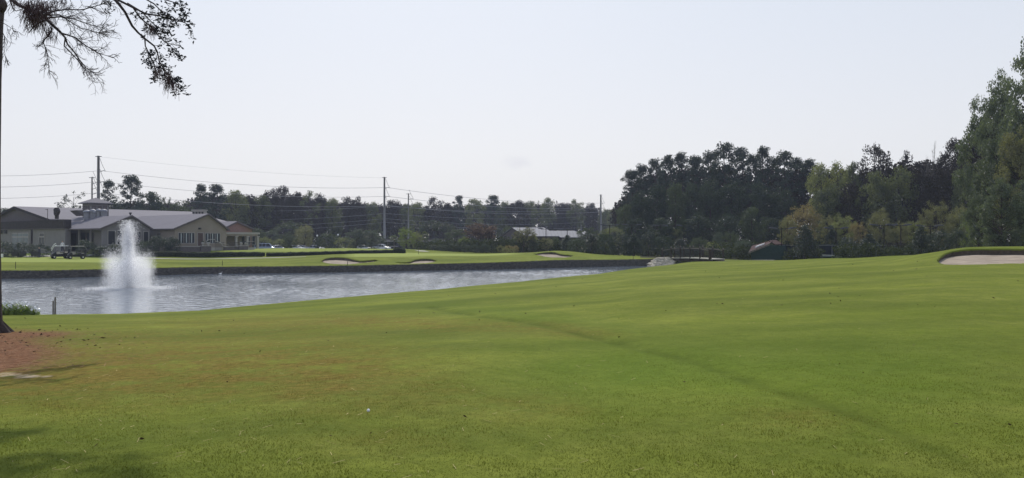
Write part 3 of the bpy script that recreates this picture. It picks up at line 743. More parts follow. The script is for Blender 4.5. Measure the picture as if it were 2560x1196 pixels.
NAME = dict(pine='pine_tree', broad='broadleaf_tree', lofty='broadleaf_tree', loose='leafy_tree', bush='shrub', cone='evergreen_tree', sparse='thin_tree', giant='large_tree', bare='bare_tree', veil='thin_tree', palm='palm_tree')
CATS = dict(bush='shrub', palm='palm tree', pine='pine tree')
_mc = {}
def matted(me, mat):
    if me is None: return None
    k = (me.name, mat)
    if k not in _mc:
        c = me.copy(); c.materials.clear(); c.materials.append(M[mat]); _mc[k] = c
    return _mc[k]
_cnt = [0]
def plant(kind, px, ytop, wpx, D, mat, label, group=None, trunk='bark', base=None, var=None, name=None, cat=None, sink=0.0):
    _cnt[0] += 1; i = _cnt[0]
    P = PROTO[kind]; H_, W_, cr, tr = P[(var if var is not None else i) % len(P)]
    x = (px - CX) / F * D; z0 = (H1(x, D) if base is None else base) - sink
    zt = CZ + (HY - ytop) / F * D; sz = max(.3, (zt - z0)) / H_; sx = wpx * D / F / W_
    t = empty(name or NAME[kind], (x, D, z0), random.uniform(0, 6.28), label, cat or CATS.get(kind, 'tree'), group)
    sy = sx * random.uniform(.85, 1.1); t.scale = (sx, sx if kind in ('pine', 'palm') else sy, sz)
    ct = 'fronds' if kind == 'palm' else ('foliage' if kind == 'bush' else 'crown')
    if cr is not None:
        o = bpy.data.objects.new(ct, matted(cr, mat)); COL.objects.link(o); o.parent = t
    o = bpy.data.objects.new('stem' if kind == 'bush' else 'trunk', matted(tr, trunk)); COL.objects.link(o); o.parent = t
    return t
ORD = ['', 'first', 'second', 'third', 'fourth', 'fifth', 'sixth', 'seventh', 'eighth', 'ninth', 'tenth', 'eleventh', 'twelfth', 'thirteenth', 'fourteenth', 'fifteenth', 'sixteenth', 'seventeenth', 'eighteenth', 'nineteenth', 'twentieth']

# ---- behind the clubhouse
plant('broad', 8, 514, 52, 178, 'dark_leaves', 'rounded dark tree behind the left end of the clubhouse roof', base=-1)
plant('sparse', 185, 468, 80, 185, 'dark_leaves', 'open airy tree rising above the clubhouse roof left of the lookout tower', base=-1, var=0)
plant('pine', 273, 450, 46, 186, 'pine_needles', 'slender pine with a small crown just right of the tall steel pole', base=-1, var=4)
plant('pine', 328, 438, 74, 178, 'pine_needles', 'tallest flat-topped pine above the clubhouse roof', base=-1, var=3)
plant('broad', 378, 472, 70, 195, 'dark_leaves', 'rounded dark tree right of the tallest pine behind the clubhouse', base=-1)
plant('sparse', 417, 478, 32, 192, 'mid_leaves', 'spindly light tree with a few leafy twigs behind the clubhouse', base=-1, var=1)
plant('broad', 452, 496, 74, 200, 'mid_leaves', 'low broad tree behind the clubhouse chimney side, left of two pines', base=-1)
plant('pine', 503, 460, 46, 212, 'pine_needles', 'round-headed pine above the clubhouse chimney', base=-1, var=3)
plant('pine', 542, 461, 62, 218, 'pine_needles', 'second pine right of the chimney with a broad ragged head', base=-1, var=1)
for k, (x, y, w) in enumerate([(300, 500, 70), (345, 505, 60), (408, 510, 60)]):
    plant('broad', x, y, w, 205, 'dark_leaves', ['dark bushy tree low between the slender pine and the tallest pine', 'dark bushy tree below the tallest pine behind the roof', 'dark bushy tree under the spindly light tree behind the clubhouse'][k], 'trees close behind the clubhouse', base=-1)

# ---- the far wood between the clubhouse and the pine stand
far = [(588,468,62,225,'broad','mid'),(622,482,46,230,'broad','dark'),(655,484,50,232,'lofty','mid'),(676,463,46,235,'broad','dark'),(708,461,52,240,'lofty','dark'),(740,474,40,248,'broad','dark'),(772,462,56,245,'sparse','mid'),
       (800,477,44,262,'broad','dark'),(833,490,50,262,'broad','mid'),(868,488,46,268,'lofty','dark'),(897,486,46,266,'broad','dark'),(928,499,46,275,'broad','mid'),(982,494,52,285,'broad','dark'),(1012,505,40,300,'broad','mid'),(1043,503,46,292,'lofty','mid'),
       (1086,490,60,292,'lofty','dark'),(1118,502,40,305,'broad','dark'),(1147,489,34,300,'pine','dark'),(1186,494,56,305,'lofty','mid'),(1233,488,42,305,'pine','dark'),(1262,499,44,320,'broad','mid'),(1292,496,54,312,'broad','dark'),(1325,500,42,325,'lofty','mid'),
       (1346,494,40,318,'sparse','mid'),(1371,491,36,322,'lofty','mid'),(1391,494,26,330,'sparse','dark'),(1412,503,42,335,'broad','dark'),(1440,496,44,330,'lofty','mid'),(1478,502,36,345,'broad','dark'),(1512,519,40,360,'broad','mid'),(1540,514,44,350,'broad','mid')]
marks = [(520, 'the clubhouse chimney'), (961, 'the middle utility pole'), (1502, 'the right-hand utility pole')]
look = {'broad': 'rounded', 'lofty': 'ragged', 'pine': 'clumpy pine-like', 'sparse': 'thin twiggy'}
for x, y, w, D, k, c in far:
    if x < 740: n = 1 + sum(1 for q in far if 520 < q[0] < x); where = f'{ORD[n]} top right of the two chimney pines'
    elif x < 961: n = sum(1 for q in far if x <= q[0] < 961); where = f'{ORD[n]} top left of the middle utility pole'
    elif x < 1240: n = sum(1 for q in far if 961 < q[0] <= x); where = f'{ORD[n]} top right of the middle utility pole'
    elif x < 1502: n = sum(1 for q in far if x <= q[0] < 1502); where = f'{ORD[n]} top left of the right-hand utility pole'
    else: n = sum(1 for q in far if 1502 < q[0] <= x); where = f'{ORD[n]} top right of the right-hand utility pole'
    plant(k, x, y, w * 1.15, D, 'pine_needles' if k == 'pine' else 'wood_' + c, f'{look[k]} {"dark" if c == "dark" else "grey-green"} tree of the far wood, {where}', 'trees of the far wood', base=-1)

# one far mass that fills the wood behind and between them
def woodland():
    rng = np.random.default_rng(5); cl = []
    xs = [0, 120, 330, 450, 520, 600, 660, 740, 820, 900, 980, 1060, 1150, 1240, 1330, 1420, 1480, 1560, 1620]
    ys = [540, 545, 515, 520, 490, 497, 500, 492, 510, 512, 520, 518, 518, 514, 514, 514, 522, 530, 530]
    for i in range(3300):
        px = rng.uniform(250, 1600); D = np.interp(px, [250, 450, 960, 1500], [215, 240, 318, 385]) + rng.uniform(0, 26)
        zt = CZ + (HY - np.interp(px, xs, ys)) / F * D
        z = -1 + (zt + 1) * rng.uniform(0.0, .97) ** .8; s = rng.uniform(1.2, 2.4)
        cl.append(((px - CX) / F * D, D, z, s, s, s))
    for i in range(1400):
        px = rng.uniform(1540, 2700); D = np.interp(px, [1500, 2000, 2300, 2700], [205, 180, 160, 135]) + rng.uniform(0, 12)
        zt = CZ + (HY - np.interp(px, [1540, 1600, 1700, 1950, 2060, 2400, 2450, 2700], [520, 450, 420, 420, 430, 400, 300, 170])) / F * D
        z = -2 + (zt + 2) * rng.uniform(0.0, .95) ** .8; s = rng.uniform(1.2, 2.2)
        cl.append(((px - CX) / F * D, D, z, s, s, s))
    return crown_mesh('woodland', cl, 2.3, .75, 3, .4)
w_ = woodland(); w_.materials.append(M['wood_dark'])
tag(link_mesh('woodland', w_, None), kind='stuff')

def undergrowth():
    rng = np.random.default_rng(15); cl = []
    for (x0, x1, D0_, D1_, y0, n) in ((1045, 1440, 154, 162, 606, 320), (1425, 1770, 143, 150, 617, 200), (1770, 1995, 128, 150, 614, 240), (560, 1050, 214, 224, 602, 300), (1980, 2460, 129, 150, 606, 420), (2090, 2340, 106, 116, 622, 130), (1960, 2060, 119, 121, 628, 30), (1238, 1440, 152, 158, 604, 150), (200, 420, 178, 186, 560, 100)):
        for i in range(n):
            px = rng.uniform(x0, x1); D = rng.uniform(D0_, D1_); x = (px - CX)/F*D; zt = CZ + (HY - y0 + rng.uniform(-5, 8))/F*D; g = H1(x, D); s = rng.uniform(.6, 1.1)
            cl.append((x, D, g + (zt - g) * rng.uniform(0, 1), s, s, s*.8))
    return crown_mesh('undergrowth', cl, 5, .38, 9, .5)
u_ = undergrowth(); u_.materials.append(M['under_leaves']); tag(link_mesh('undergrowth', u_, None), kind='stuff')
# ---- between car park and wood
mid = [
 ('loose',722,545,92,198,'mid_leaves','tall soft-crowned olive tree behind the parked van and silver car'),
 ('loose',762,556,60,205,'olive_leaves','soft olive tree beside the tall soft-crowned tree behind the parked cars'),
 ('loose',676,572,50,192,'blue_leaves','dark blue-green tree behind the parked van'),
 ('broad',640,568,40,188,'mid_leaves','grey-green tree behind the porch corner of the clubhouse'),
 ('bush',662,590,36,180,'light_leaves','pale flowering shrub beside the porch corner above the van'),
 ('bush',700,597,34,178,'light_leaves','pale green shrub above the silver car, left of the tall shrub'),
 ('loose',724,583,42,172,'mid_leaves','tall dark-stemmed shrub between the silver car and the white car'),
 ('bush',755,592,50,190,'olive_leaves','broad olive shrub above the small white car'),
 ('bush',822,583,66,178,'mid_leaves','wide green shrub mass right of the silver sedan'),
 ('bush',864,592,52,176,'light_leaves','light green shrub left of the two blue-grey trees'),
 ('loose',890,565,64,172,'blue_leaves','left one of two blue-grey feathery trees at the car park'),
 ('loose',930,568,66,174,'blue_leaves','right one of two blue-grey feathery trees at the car park'),
 ('loose',1016,562,50,168,'bright_leaves','bright yellow-green tree right of the parked pickup'),
 ('loose',1042,574,40,176,'light_leaves','lighter leafy tree close behind the bright yellow-green tree'),
 ('bush',1052,606,30,165,'mid_leaves','low round shrub under the right-hand palm'),
 ('veil',1100,548,80,200,'blue_leaves','thin grey-leaved tree behind the dark shrub bank'),
 ('loose',1140,566,64,190,'mid_leaves','grey-green tree left of the reddish tree'),
 ('bush',1092,596,40,168,'blue_leaves','grey-green shrub standing over the left end of the dark shrub bank'),
 ('bush',1161,592,36,164,'bright_leaves','bright green shrub glowing above the dark shrub bank'),
 ('veil',1214,556,84,166,'red_leaves','bare-branched tree with reddish-brown leaves left of the metal-roofed building'),
 ('loose',1275,560,60,200,'mid_leaves','grey-green tree behind the gable of the metal-roofed building'),
 ('veil',1309,566,54,150,'olive_leaves','slender bare-topped tree standing in front of the metal roof'),
 ('loose',1330,584,44,158,'light_leaves','yellow-green small tree in front of the left metal roof'),
 ('cone',1332,590,32,150,'magnolia_leaves','dark pointed evergreen below the left metal roof'),
 ('loose',1366,590,38,152,'olive_leaves','olive small tree between the two metal roofs'),
 ('cone',1418,586,42,148,'magnolia_leaves','broad dark cone-shaped evergreen in front of the right metal roof'),
 ('bush',1388,592,30,156,'mid_leaves','grey-green shrub between the olive tree and the dark cone'),
 ('bush',1292,592,36,158,'mid_leaves','shrub at the foot of the dark gable of the metal-roofed building'),
 ('loose',1468,560,60,175,'mid_leaves','green tree behind the left end of the tall dark hedge trees'),
 ('loose',1530,562,70,170,'light_leaves','yellow-green tree behind the dark hedge trees, left one'),
 ('loose',1622,568,60,168,'light_leaves','yellow-green tree behind the dark hedge trees, middle one'),
 ('loose',1692,562,72,165,'light_leaves','domed yellow-green tree behind the right end of the dark hedge trees'),
 ('bush',1782,604,40,138,'light_leaves','pale leafy shrub behind the footbridge railing'),
 ('loose',1826,572,52,142,'mid_leaves','green tree with a bright top behind the right end of the footbridge'),
 ('bush',1858,594,46,134,'blue_leaves','grey-green shrub between the footbridge and the green hut'),
 ('bush',1795,580,34,152,'blue_leaves','bluish shrub left of the bright-topped tree behind the footbridge'),
 ('bush',1748,592,44,146,'mid_leaves','rounded shrub behind the middle of the footbridge railing'),
]
for k, x, y, w, D, m, lab in mid: plant(k, x, y, w * 1.1, D + (26 if 630 < x < 880 and x != 724 and D < 200 else 0), m, lab, trunk='bark')
plant('palm', 985, 583, 26, 182, 'palm_fronds', 'palm with a rounded head left of the bright yellow-green tree', 'palms by the carport', 'bark_grey')
plant('palm', 1062, 575, 27, 178, 'palm_fronds', 'palm with a rounded head right of the bright yellow-green tree', 'palms by the carport', 'bark_grey')
plant('loose', 793, 596, 18, 165, 'dark_leaves', 'small dark lollipop-shaped tree in front of the silver sedan', trunk='bark')
hx = [(1442,590,44),(1478,580,48),(1512,578,44),(1548,574,46),(1584,580,46),(1622,574,46),(1658,582,46),(1700,592,44)]
for i, (x, y, w) in enumerate(hx):
    plant('cone' if i % 3 == 1 else 'bush', x, y + 3, w * 1.25, 139 + (i % 2) * 2, 'magnolia_leaves' if i % 2 else 'dark_leaves', f'{ORD[i+1]} dark bush from the left in the tall hedge row left of the footbridge', 'tall dark hedge row beside the bunker', name='tall_shrub', cat='shrub')
for i, x in enumerate([1082, 1108, 1135, 1162, 1188, 1214]):
    plant('bush', x, 612 - (i % 3), 36, 150, 'dark_leaves', f'{ORD[i+1]} dark shrub from the left in the low bank behind the putting green', 'low dark shrub bank')
for i, (x, y, w) in enumerate([(1252, 613, 22), (1272, 612, 24), (1288, 614, 20), (1264, 619, 22), (1282, 620, 20)]):
    plant('bush', x, y, w, 146 - (i > 2) * 4, 'tan_leaves' if i in (1, 2) else 'olive_leaves', ['clipped brown-green shrub, leftmost of the clipped group', 'clipped rust-topped shrub, middle back of the clipped group', 'clipped rust-topped shrub, right back of the clipped group', 'clipped shrub, front left of the clipped group', 'clipped shrub, front right of the clipped group'][i], 'clipped shrubs left of the slender tree')

# ---- tall pine stand
pst = [(1578,425,52,190),(1606,410,46,196),(1637,397,46,192),(1668,387,44,186),(1702,381,48,192),(1737,389,50,184),(1778,377,58,190),(1813,356,62,182),(1853,368,52,190),(1880,385,40,180),(1908,366,44,184),(1940,392,44,192),(1962,377,54,182),(1992,394,46,190),(2022,398,50,180)]
for i, (x, y, w, D) in enumerate(pst):
    plant('pine', x, y, w * 1.32, D, 'pine_needles', f'{"tallest" if i == 7 else "tall dark"} pine, {ORD[i+1]} crown from the left in the pine stand', 'tall dark pine stand', base=-1.5)
und = [(1562,505,50,176,'mid'),(1602,470,60,176,'dark'),(1645,450,60,174,'dark'),(1690,448,50,170,'mid'),(1728,450,60,172,'dark'),(1775,440,66,172,'dark'),(1828,445,70,170,'dark'),(1882,512,60,150,'mid'),(1900,450,70,168,'dark'),(1955,460,70,166,'dark'),(1590,540,60,166,'dark'),(1650,540,60,164,'dark'),(1745,530,70,160,'dark'),(1815,530,60,158,'dark'),(1925,540,60,156,'dark')]
for i, (x, y, w, D, c) in enumerate(und):
    n = i + 1
    upper = i < 10
    plant('broad', x, y, w * 1.15, D, c + '_leaves', (f'leafy understorey tree, {ORD[n]} from the left beneath the tall pines' if upper else f'low dark tree at the foot of the pine stand, {ORD[n-10]} from the left'), 'trees under the pine stand', base=-1.5)

# ---- mixed wood on the right
rw = [
 ('lofty',2052,402,66,158,'light_leaves','yellow-green tree immediately right of the pine stand'),
 ('lofty',2094,399,66,156,'light_leaves','yellow-green tree second right of the pine stand'),
 ('lofty',2132,398,58,158,'mid_leaves','pale green tree just left of the dark-headed tree'),
 ('lofty',2190,353,92,154,'dark_leaves','dark-headed tree standing above the yellow-green trees'),
 ('sparse',2263,350,54,156,'dark_leaves','sparse open-topped tree right of the dark-headed tree'),
 ('bare',2322,352,66,150,'mid_leaves','leafless grey tree with upright twigs on the skyline'),
 ('lofty',2388,338,84,146,'dark_leaves','dark tree right of the leafless tree on the skyline'),
 ('broad',2070,455,80,150,'mid_leaves','middle-height green tree below the first yellow-green tree'),
 ('broad',2130,450,76,148,'dark_leaves','dark middle-height tree left below the dark-headed tree'),
 ('broad',2195,420,80,146,'mid_leaves','grey-green tree directly below the dark-headed tree'),
 ('broad',2250,405,76,144,'mid_leaves','grey-green tree below the sparse open-topped tree'),
 ('broad',2305,415,76,142,'dark_leaves','dark tree below the leafless grey tree'),
 ('broad',2360,410,80,140,'dark_leaves','dark tree left of the giant trees at middle height'),
 ('broad',2415,400,80,136,'mid_leaves','mid-green tree against the left edge of the giant trees'),
 ('loose',2008,496,92,132,'tan_leaves','tan and orange autumn tree above the green hut'),
 ('loose',1968,532,60,130,'olive_leaves','yellow-olive small tree left of the tan autumn tree'),
 ('loose',2068,528,70,134,'olive_leaves','olive small tree right of the tan autumn tree'),
 ('loose',2108,526,70,130,'light_leaves','light olive domed tree in the row behind the tennis lights'),
 ('loose',2142,546,50,126,'tan_leaves','small golden-brown tree in the row behind the tennis lights'),
 ('loose',2202,508,84,132,'olive_leaves','largest domed olive tree behind the tennis lights'),
 ('loose',2250,546,60,128,'olive_leaves','low olive tree right of the largest domed olive tree'),
 ('loose',2290,540,60,130,'light_leaves','pale green low tree behind the tennis court fence'),
 ('loose',2340,490,86,126,'olive_leaves','tall olive tree left of the bright green tree'),
 ('loose',2398,500,76,122,'olive_leaves','brownish olive tree behind the bright green tree'),
 ('loose',2428,532,66,108,'bright_leaves','bright green tree above the left end of the right bunker'),
 ('cone',2013,560,58,118,'magnolia_leaves','dark cone-shaped magnolia right of the green hut'),
 ('cone',2078,560,40,128,'magnolia_leaves','narrow dark evergreen behind the tennis court'),
 ('bush',2120,592,50,122,'magnolia_leaves','dark glossy shrub behind the court fence, left one'),
 ('cone',2172,582,52,116,'magnolia_leaves','dark glossy shrub standing in front of the court fence'),
 ('cone',2302,562,48,104,'magnolia_leaves','dark pointed magnolia left of the right bunker mound'),
 ('bush',2345,575,60,102,'magnolia_leaves','glossy dark shrub between the pointed magnolia and the bunker mound'),
 ('bush',2392,572,60,100,'blue_leaves','grey-green shrub just above the bunker mound crest'),
 ('bush',2240,598,50,118,'dark_leaves','low dark shrub against the court windscreen'),
 ('giant',2452,222,120,104,'mid_leaves','giant leafy tree, leftmost of the giant trees at the right edge'),
 ('giant',2508,152,128,98,'dark_leaves','giant dark tree behind the leftmost giant at the right edge'),
 ('giant',2580,80,180,92,'mid_leaves','tallest giant tree cut by the right edge of the view'),
 ('giant',2488,330,120,92,'mid_leaves','leafy tree in the lower front of the giant trees'),
 ('giant',2550,300,130,88,'olive_leaves','brownish leafy tree at the right edge below the tallest giant'),
 ('giant',2500,440,110,84,'dark_leaves','dark bushy tree above the right bunker'),
 ('giant',2580,430,120,82,'mid_leaves','bushy green tree at the right edge above the bunker'),
 ('giant',2448,470,80,90,'mid_leaves','bushy green tree above the left rim of the right bunker'),
]
for k, x, y, w, D, m, lab in rw: plant(k, x, y, w * (1.3 if m == 'magnolia_leaves' else 1.06), D, ('giant_leaves' if k == 'giant' and m != 'olive_leaves' else {'mid_leaves': 'wood_mid', 'dark_leaves': 'wood_dark'}.get(m, m)), lab, base=(-1.5 if y < 500 else None), trunk='bark_grey' if k == 'bare' else 'bark')

# ---- bushes in front of the clubhouse
cb = [('bush',6,603,36,'dark_leaves','dark round bush at the far left corner of the clubhouse'),('bush',60,608,38,'dark_leaves','dark bush between the wide window and the downpipe'),
      ('bush',101,612,34,'dark_leaves','dark bush below the small tall window'),('bush',34,622,30,'dark_leaves','low dark bush under the wide clubhouse window'),('bush',216,602,34,'dark_leaves','tall dark bush in the recess right of the golf carts'),
      ('bush',234,624,20,'light_leaves','small yellowish grassy plant right of the golf carts'),('bush',262,613,34,'dark_leaves','dark bush left of the fountain against the clubhouse'),('bush',292,612,34,'dark_leaves','dark bush behind the fountain jet'),
      ('bush',350,606,30,'dark_leaves','dark bush just right of the fountain jet'),('bush',370,601,34,'blue_leaves','rounded grey-topped bush right of the fountain jet'),('bush',398,592,40,'dark_leaves','tallest dark bush in the valley between the two gables'),
      ('bush',428,594,38,'dark_leaves','dark bush at the left corner of the right gable')]
for k, x, y, w, m, lab in cb: plant(k, x, y - 3, w * 1.65, 125 if x < 300 else 129.6, 'magnolia_leaves' if m == 'dark_leaves' else m, lab, 'bushes along the clubhouse front', sink=.3)

# ---- clipped hedges (each one long trimmed body)
def hedge(rows, label, round_end=False):
    """rows: (px, D, height)"""
    rng = np.random.default_rng(len(rows)); Ps = []; mb = MB()
    pts = []
    for (a, b) in zip(rows[:-1], rows[1:]):
        n = max(2, int(abs(b[0] - a[0]) / 6))
        for i in range(n):
            t = i / n; pts.append([a[j] + (b[j] - a[j]) * t for j in range(3)])
    pts.append(list(rows[-1]))
    w = .75; ring = []
    for px, D, h in pts:
        x = (px - CX) / F * D; g = H1(x, D) - .1; h = h * (1 + .05 * math.sin(px * .21) + rng.uniform(-.02, .02))
        ring.append([(x, D - w, g), (x, D - w - .03, g + h * .85), (x, D - w * .7, g + h), (x, D + w * .7, g + h), (x, D + w, g + h * .85), (x, D + w, g)])
    b0 = 0
    for r in ring: mb.v += r
    for i in range(len(ring) - 1):
        for k in range(5): mb.f.append((i*6 + k, i*6 + k + 1, (i+1)*6 + k + 1, (i+1)*6 + k))
    mb.f.append((0, 1, 2, 3, 4, 5)); mb.f.append(tuple((len(ring)-1)*6 + k for k in (5, 4, 3, 2, 1, 0)))
    V = np.array(mb.v); quads = [f for f in mb.f if len(f) == 4]
    P = []
    for f in quads:
        q = V[list(f)]; ar = np.linalg.norm(np.cross(q[1] - q[0], q[3] - q[0])); n = int(ar * 60) + 1
        u = rng.uniform(size=(n, 2)); P.append(q[0] + (q[1]-q[0]) * u[:, :1] + (q[3]-q[0]) * u[:, 1:] + rng.normal(size=(n, 3)) * .035)
    P = np.concatenate(P); LV, LF = leaf_quads(P, .15, rng)
    x, D = (rows[0][0] - CX) / F * rows[0][1], rows[0][1]
    t = empty('clipped_hedge', (0, 0, 0), 0, label, 'hedge', 'clipped hedges below the lawn')
    link_mesh('foliage', np_mesh('hedge_leaves', LV, LF, M['hedge_leaves'], False, None, dict(tint=rng.uniform(size=len(LF)))), None, t)
    mb.build('branches', M['hedge_core'], t)
M['hedge_core'] = simple('hedge_twigs', (0.014, 0.018, 0.01), 0.95, var=.3)
hedge([(330,126,.85),(420,126,.85),(470,126,.82),(560,126.5,.82),(640,127,.72),(659,127,.66)], 'long dark clipped hedge below the clubhouse terrace, left of the gap')
hedge([(669,127.2,.62),(760,129,.6),(850,131,.5),(930,132.5,.55),(985,134,.62)], 'long dark clipped hedge right of the gap, running to the rounded end')
hedge([(985,134.4,.8),(990,134.4,.95),(1005,134.4,.95),(1013,134.4,.7)], 'rounded taller block at the right end of the clipped hedge')

# ---- leafy waterside plants at the near left shore
def lily():
    rng = np.random.default_rng(8); V = []; Fq = []; T = []; FV = []; FF = []
    for k in range(1500):
        px = rng.uniform(-60, 98); D = rng.uniform(40.3, 43.5) ; 
        h = np.interp(px, [-60, 60, 98], [.62, .50, .12]) * rng.uniform(.25, 1.05)
        x = (px - CX) / F * D; g = max(H1(x, D), WATER_Z - .05); a = rng.uniform(0, 6.28); c = np.array([x, D, g + h]); s = rng.uniform(.09, .17)
        b = len(V); up = np.array([math.cos(a)*.6, math.sin(a)*.6, rng.uniform(.4, 1)]); up /= np.linalg.norm(up); sd2 = np.cross(up, [0, 0, 1.]); sd2 /= np.linalg.norm(sd2)
        V += [c - up*s*.6, c + sd2*s*.55, c + up*s, c - sd2*s*.55]; Fq.append([b, b+1, b+2, b+3]); T.append(rng.uniform())
        b = len(V); st = np.array([x + rng.uniform(-.05, .05), D, g - .05]); V += [st, st + [.012, 0, 0], c + [.012, 0, 0], c]; Fq.append([b, b+1, b+2, b+3]); T.append(.3)
        if rng.uniform() < .3:
            for j in range(6):
                cc = c + np.array([rng.uniform(-.04, .04), rng.uniform(-.04, .04), .1 + rng.uniform(0, .05)]); q = rng.normal(size=3) * .045; q2 = rng.normal(size=3) * .045
                b = len(FV); FV += [cc - q, cc + q2, cc + q, cc - q2]; FF.append([b, b+1, b+2, b+3])
    t = empty('water_plants', (0, 0, 0), 0, 'leafy green waterside plants with white flowers at the near left shore', 'plants')
    t['kind'] = 'stuff'
    link_mesh('leaves', np_mesh('leaves', V, Fq, M['lily_leaves'], False, None, dict(tint=T)), None, t)
    link_mesh('flowers', np_mesh('flowers', FV, FF, M['white']), None, t)
M['lily_leaves'] = leaf_mat('waterside_leaves', (0.13, 0.19, 0.06), (0.30, 0.36, 0.15), .45, .4, .4)
lily()

# ---------------------------------------------------------------- retaining wall of the pond
def retaining_wall():
    px = np.concatenate([np.arange(-400, 1662, 4.0)]); df = np.interp(px, DF[:, 0], DF[:, 1])
    rng = np.random.default_rng(3); V = []; Fq = []
    K = 9
    for i, (p, d) in enumerate(zip(px, df)):
        zt = float(Hpd(p, d + .3)[0]) + .03 + rng.uniform(-.035, .03)
        X = (p - CX) / F
        for k in range(K):
            t = k / (K - 1); z = -2.9 + (zt + 2.9) * t; dd = d - .28 + .12 * t + rng.uniform(-.05, .05)
            V.append((X * dd, dd, z))
        V.append((X * (d + .35), d + .35, zt + .01))
    n = K + 1
    for i in range(len(px) - 1):
        for k in range(n - 1): Fq.append((i*n + k, (i+1)*n + k, (i+1)*n + k + 1, i*n + k + 1))
    me = np_mesh('retaining_wall', V, Fq, M['wall_stone'], False)
    tag(link_mesh('retaining_wall', me, None), 'long low dark stone retaining wall along the far bank of the pond', 'retaining wall')
def stone_wall_mat():
    m, t = new_mat('stacked_stone'); N = t.nodes.new; L = t.links.new
    p = N('ShaderNodeBsdfPrincipled'); o = N('ShaderNodeOutputMaterial'); L(p.outputs[0], o.inputs[0]); p.inputs['Roughness'].default_value = .9
    g = N('ShaderNodeNewGeometry'); mp = N('ShaderNodeMapping'); mp.inputs['Scale'].default_value = (3.2, 3.2, 7.0); L(g.outputs['Position'], mp.inputs[0])
    v = N('ShaderNodeTexVoronoi'); v.inputs['Scale'].default_value = 1.3; L(mp.outputs[0], v.inputs['Vector'])
    v2 = N('ShaderNodeTexVoronoi'); v2.feature = 'DISTANCE_TO_EDGE'; v2.inputs['Scale'].default_value = 1.3; L(mp.outputs[0], v2.inputs['Vector'])
    cr = N('ShaderNodeValToRGB'); L(v.outputs['Color'], cr.inputs[0]); cr.color_ramp.elements[0].color = (.045, .04, .036, 1); cr.color_ramp.elements[1].color = (.125, .112, .10, 1)
    mr = N('ShaderNodeMapRange'); mr.inputs['From Max'].default_value = .06; mr.inputs['To Min'].default_value = .35; L(v2.outputs['Distance'], mr.inputs['Value'])
    sc = N('ShaderNodeVectorMath'); sc.operation = 'SCALE'; L(cr.outputs[0], sc.inputs[0]); L(mr.outputs[0], sc.inputs['Scale']); L(sc.outputs[0], p.inputs['Base Color'])
    b = N('ShaderNodeBump'); b.inputs['Distance'].default_value = .05; L(mr.outputs[0], b.inputs['Height']); L(b.outputs[0], p.inputs['Normal'])
    return m
M['wall_stone'] = stone_wall_mat()
retaining_wall()
def bank_grass():
    rng = np.random.default_rng(44); n = 15000; px = rng.uniform(-200, 1660, n); df = np.interp(px, DF[:, 0], DF[:, 1]); z = Hpd(px, df + .3)
    D = df - .18 + rng.uniform(0, .5, n); dz = rng.uniform(-.16, .06, n) * (1 + .8*np.sin(px*.09)*np.sin(px*.031)); P = np.stack([(px - CX)/F*D, D, z + np.where(D < df + .05, dz, .02)], 1)
    V, Fq = leaf_quads(P, .13, rng); tag(link_mesh('bank_grass', np_mesh('bank_grass', V, Fq, M['bank_blades'], False, None, dict(tint=rng.uniform(size=n))), None), kind='stuff')
M['bank_blades'] = leaf_mat('bank_blades', (0.06, 0.075, 0.018), (0.13, 0.13, 0.045), .3, .8, .1)
bank_grass()

# ---------------------------------------------------------------- paths
def ribbon(rows, w, lift=.04):
    """rows: (px, D)"""
    P = []
    for a, b in zip(rows[:-1], rows[1:]):
        n = 24
        for i in range(n): t = i / n; P.append((a[0] + (b[0]-a[0])*t, a[1] + (b[1]-a[1])*t))
    P.append(rows[-1]); W = [Vector(((p - CX) / F * d, d)) for p, d in P]; mb = MB(); prev = None
    for i, q in enumerate(W):
        d = (W[min(i+1, len(W)-1)] - W[max(i-1, 0)]).normalized(); nrm = Vector((-d.y, d.x)); row = []
        for k in (-1, -.5, 0, .5, 1):
            r = q + nrm * (w / 2 * k); row.append((r.x, r.y, H1(r.x, r.y) + lift))
        b = len(mb.v); mb.v += row
        if prev is not None:
            for k in range(4): mb.f.append((prev + k, b + k, b + k + 1, prev + k + 1))
        prev = b
    return mb
tag(ribbon([(250, 121.5), (470, 121.5), (560, 121), (640, 122), (765, 124)], 1.6).build('cart_path', M['path'], None, True), kind='structure')
tag(ribbon([(40, 127), (236, 127)], 5.0).build('paved_yard', M['path'], None, True), kind='structure')
tag(ribbon([(1795, 114.2), (1840, 111.6), (1890, 109.5), (1935, 108.5)], 2.4).build('cart_path', M['path'], None, True), kind='structure')
tag(ribbon([(1042, 141), (1068, 142)], 2.4).build('cart_path', M['path'], None, True), kind='structure')

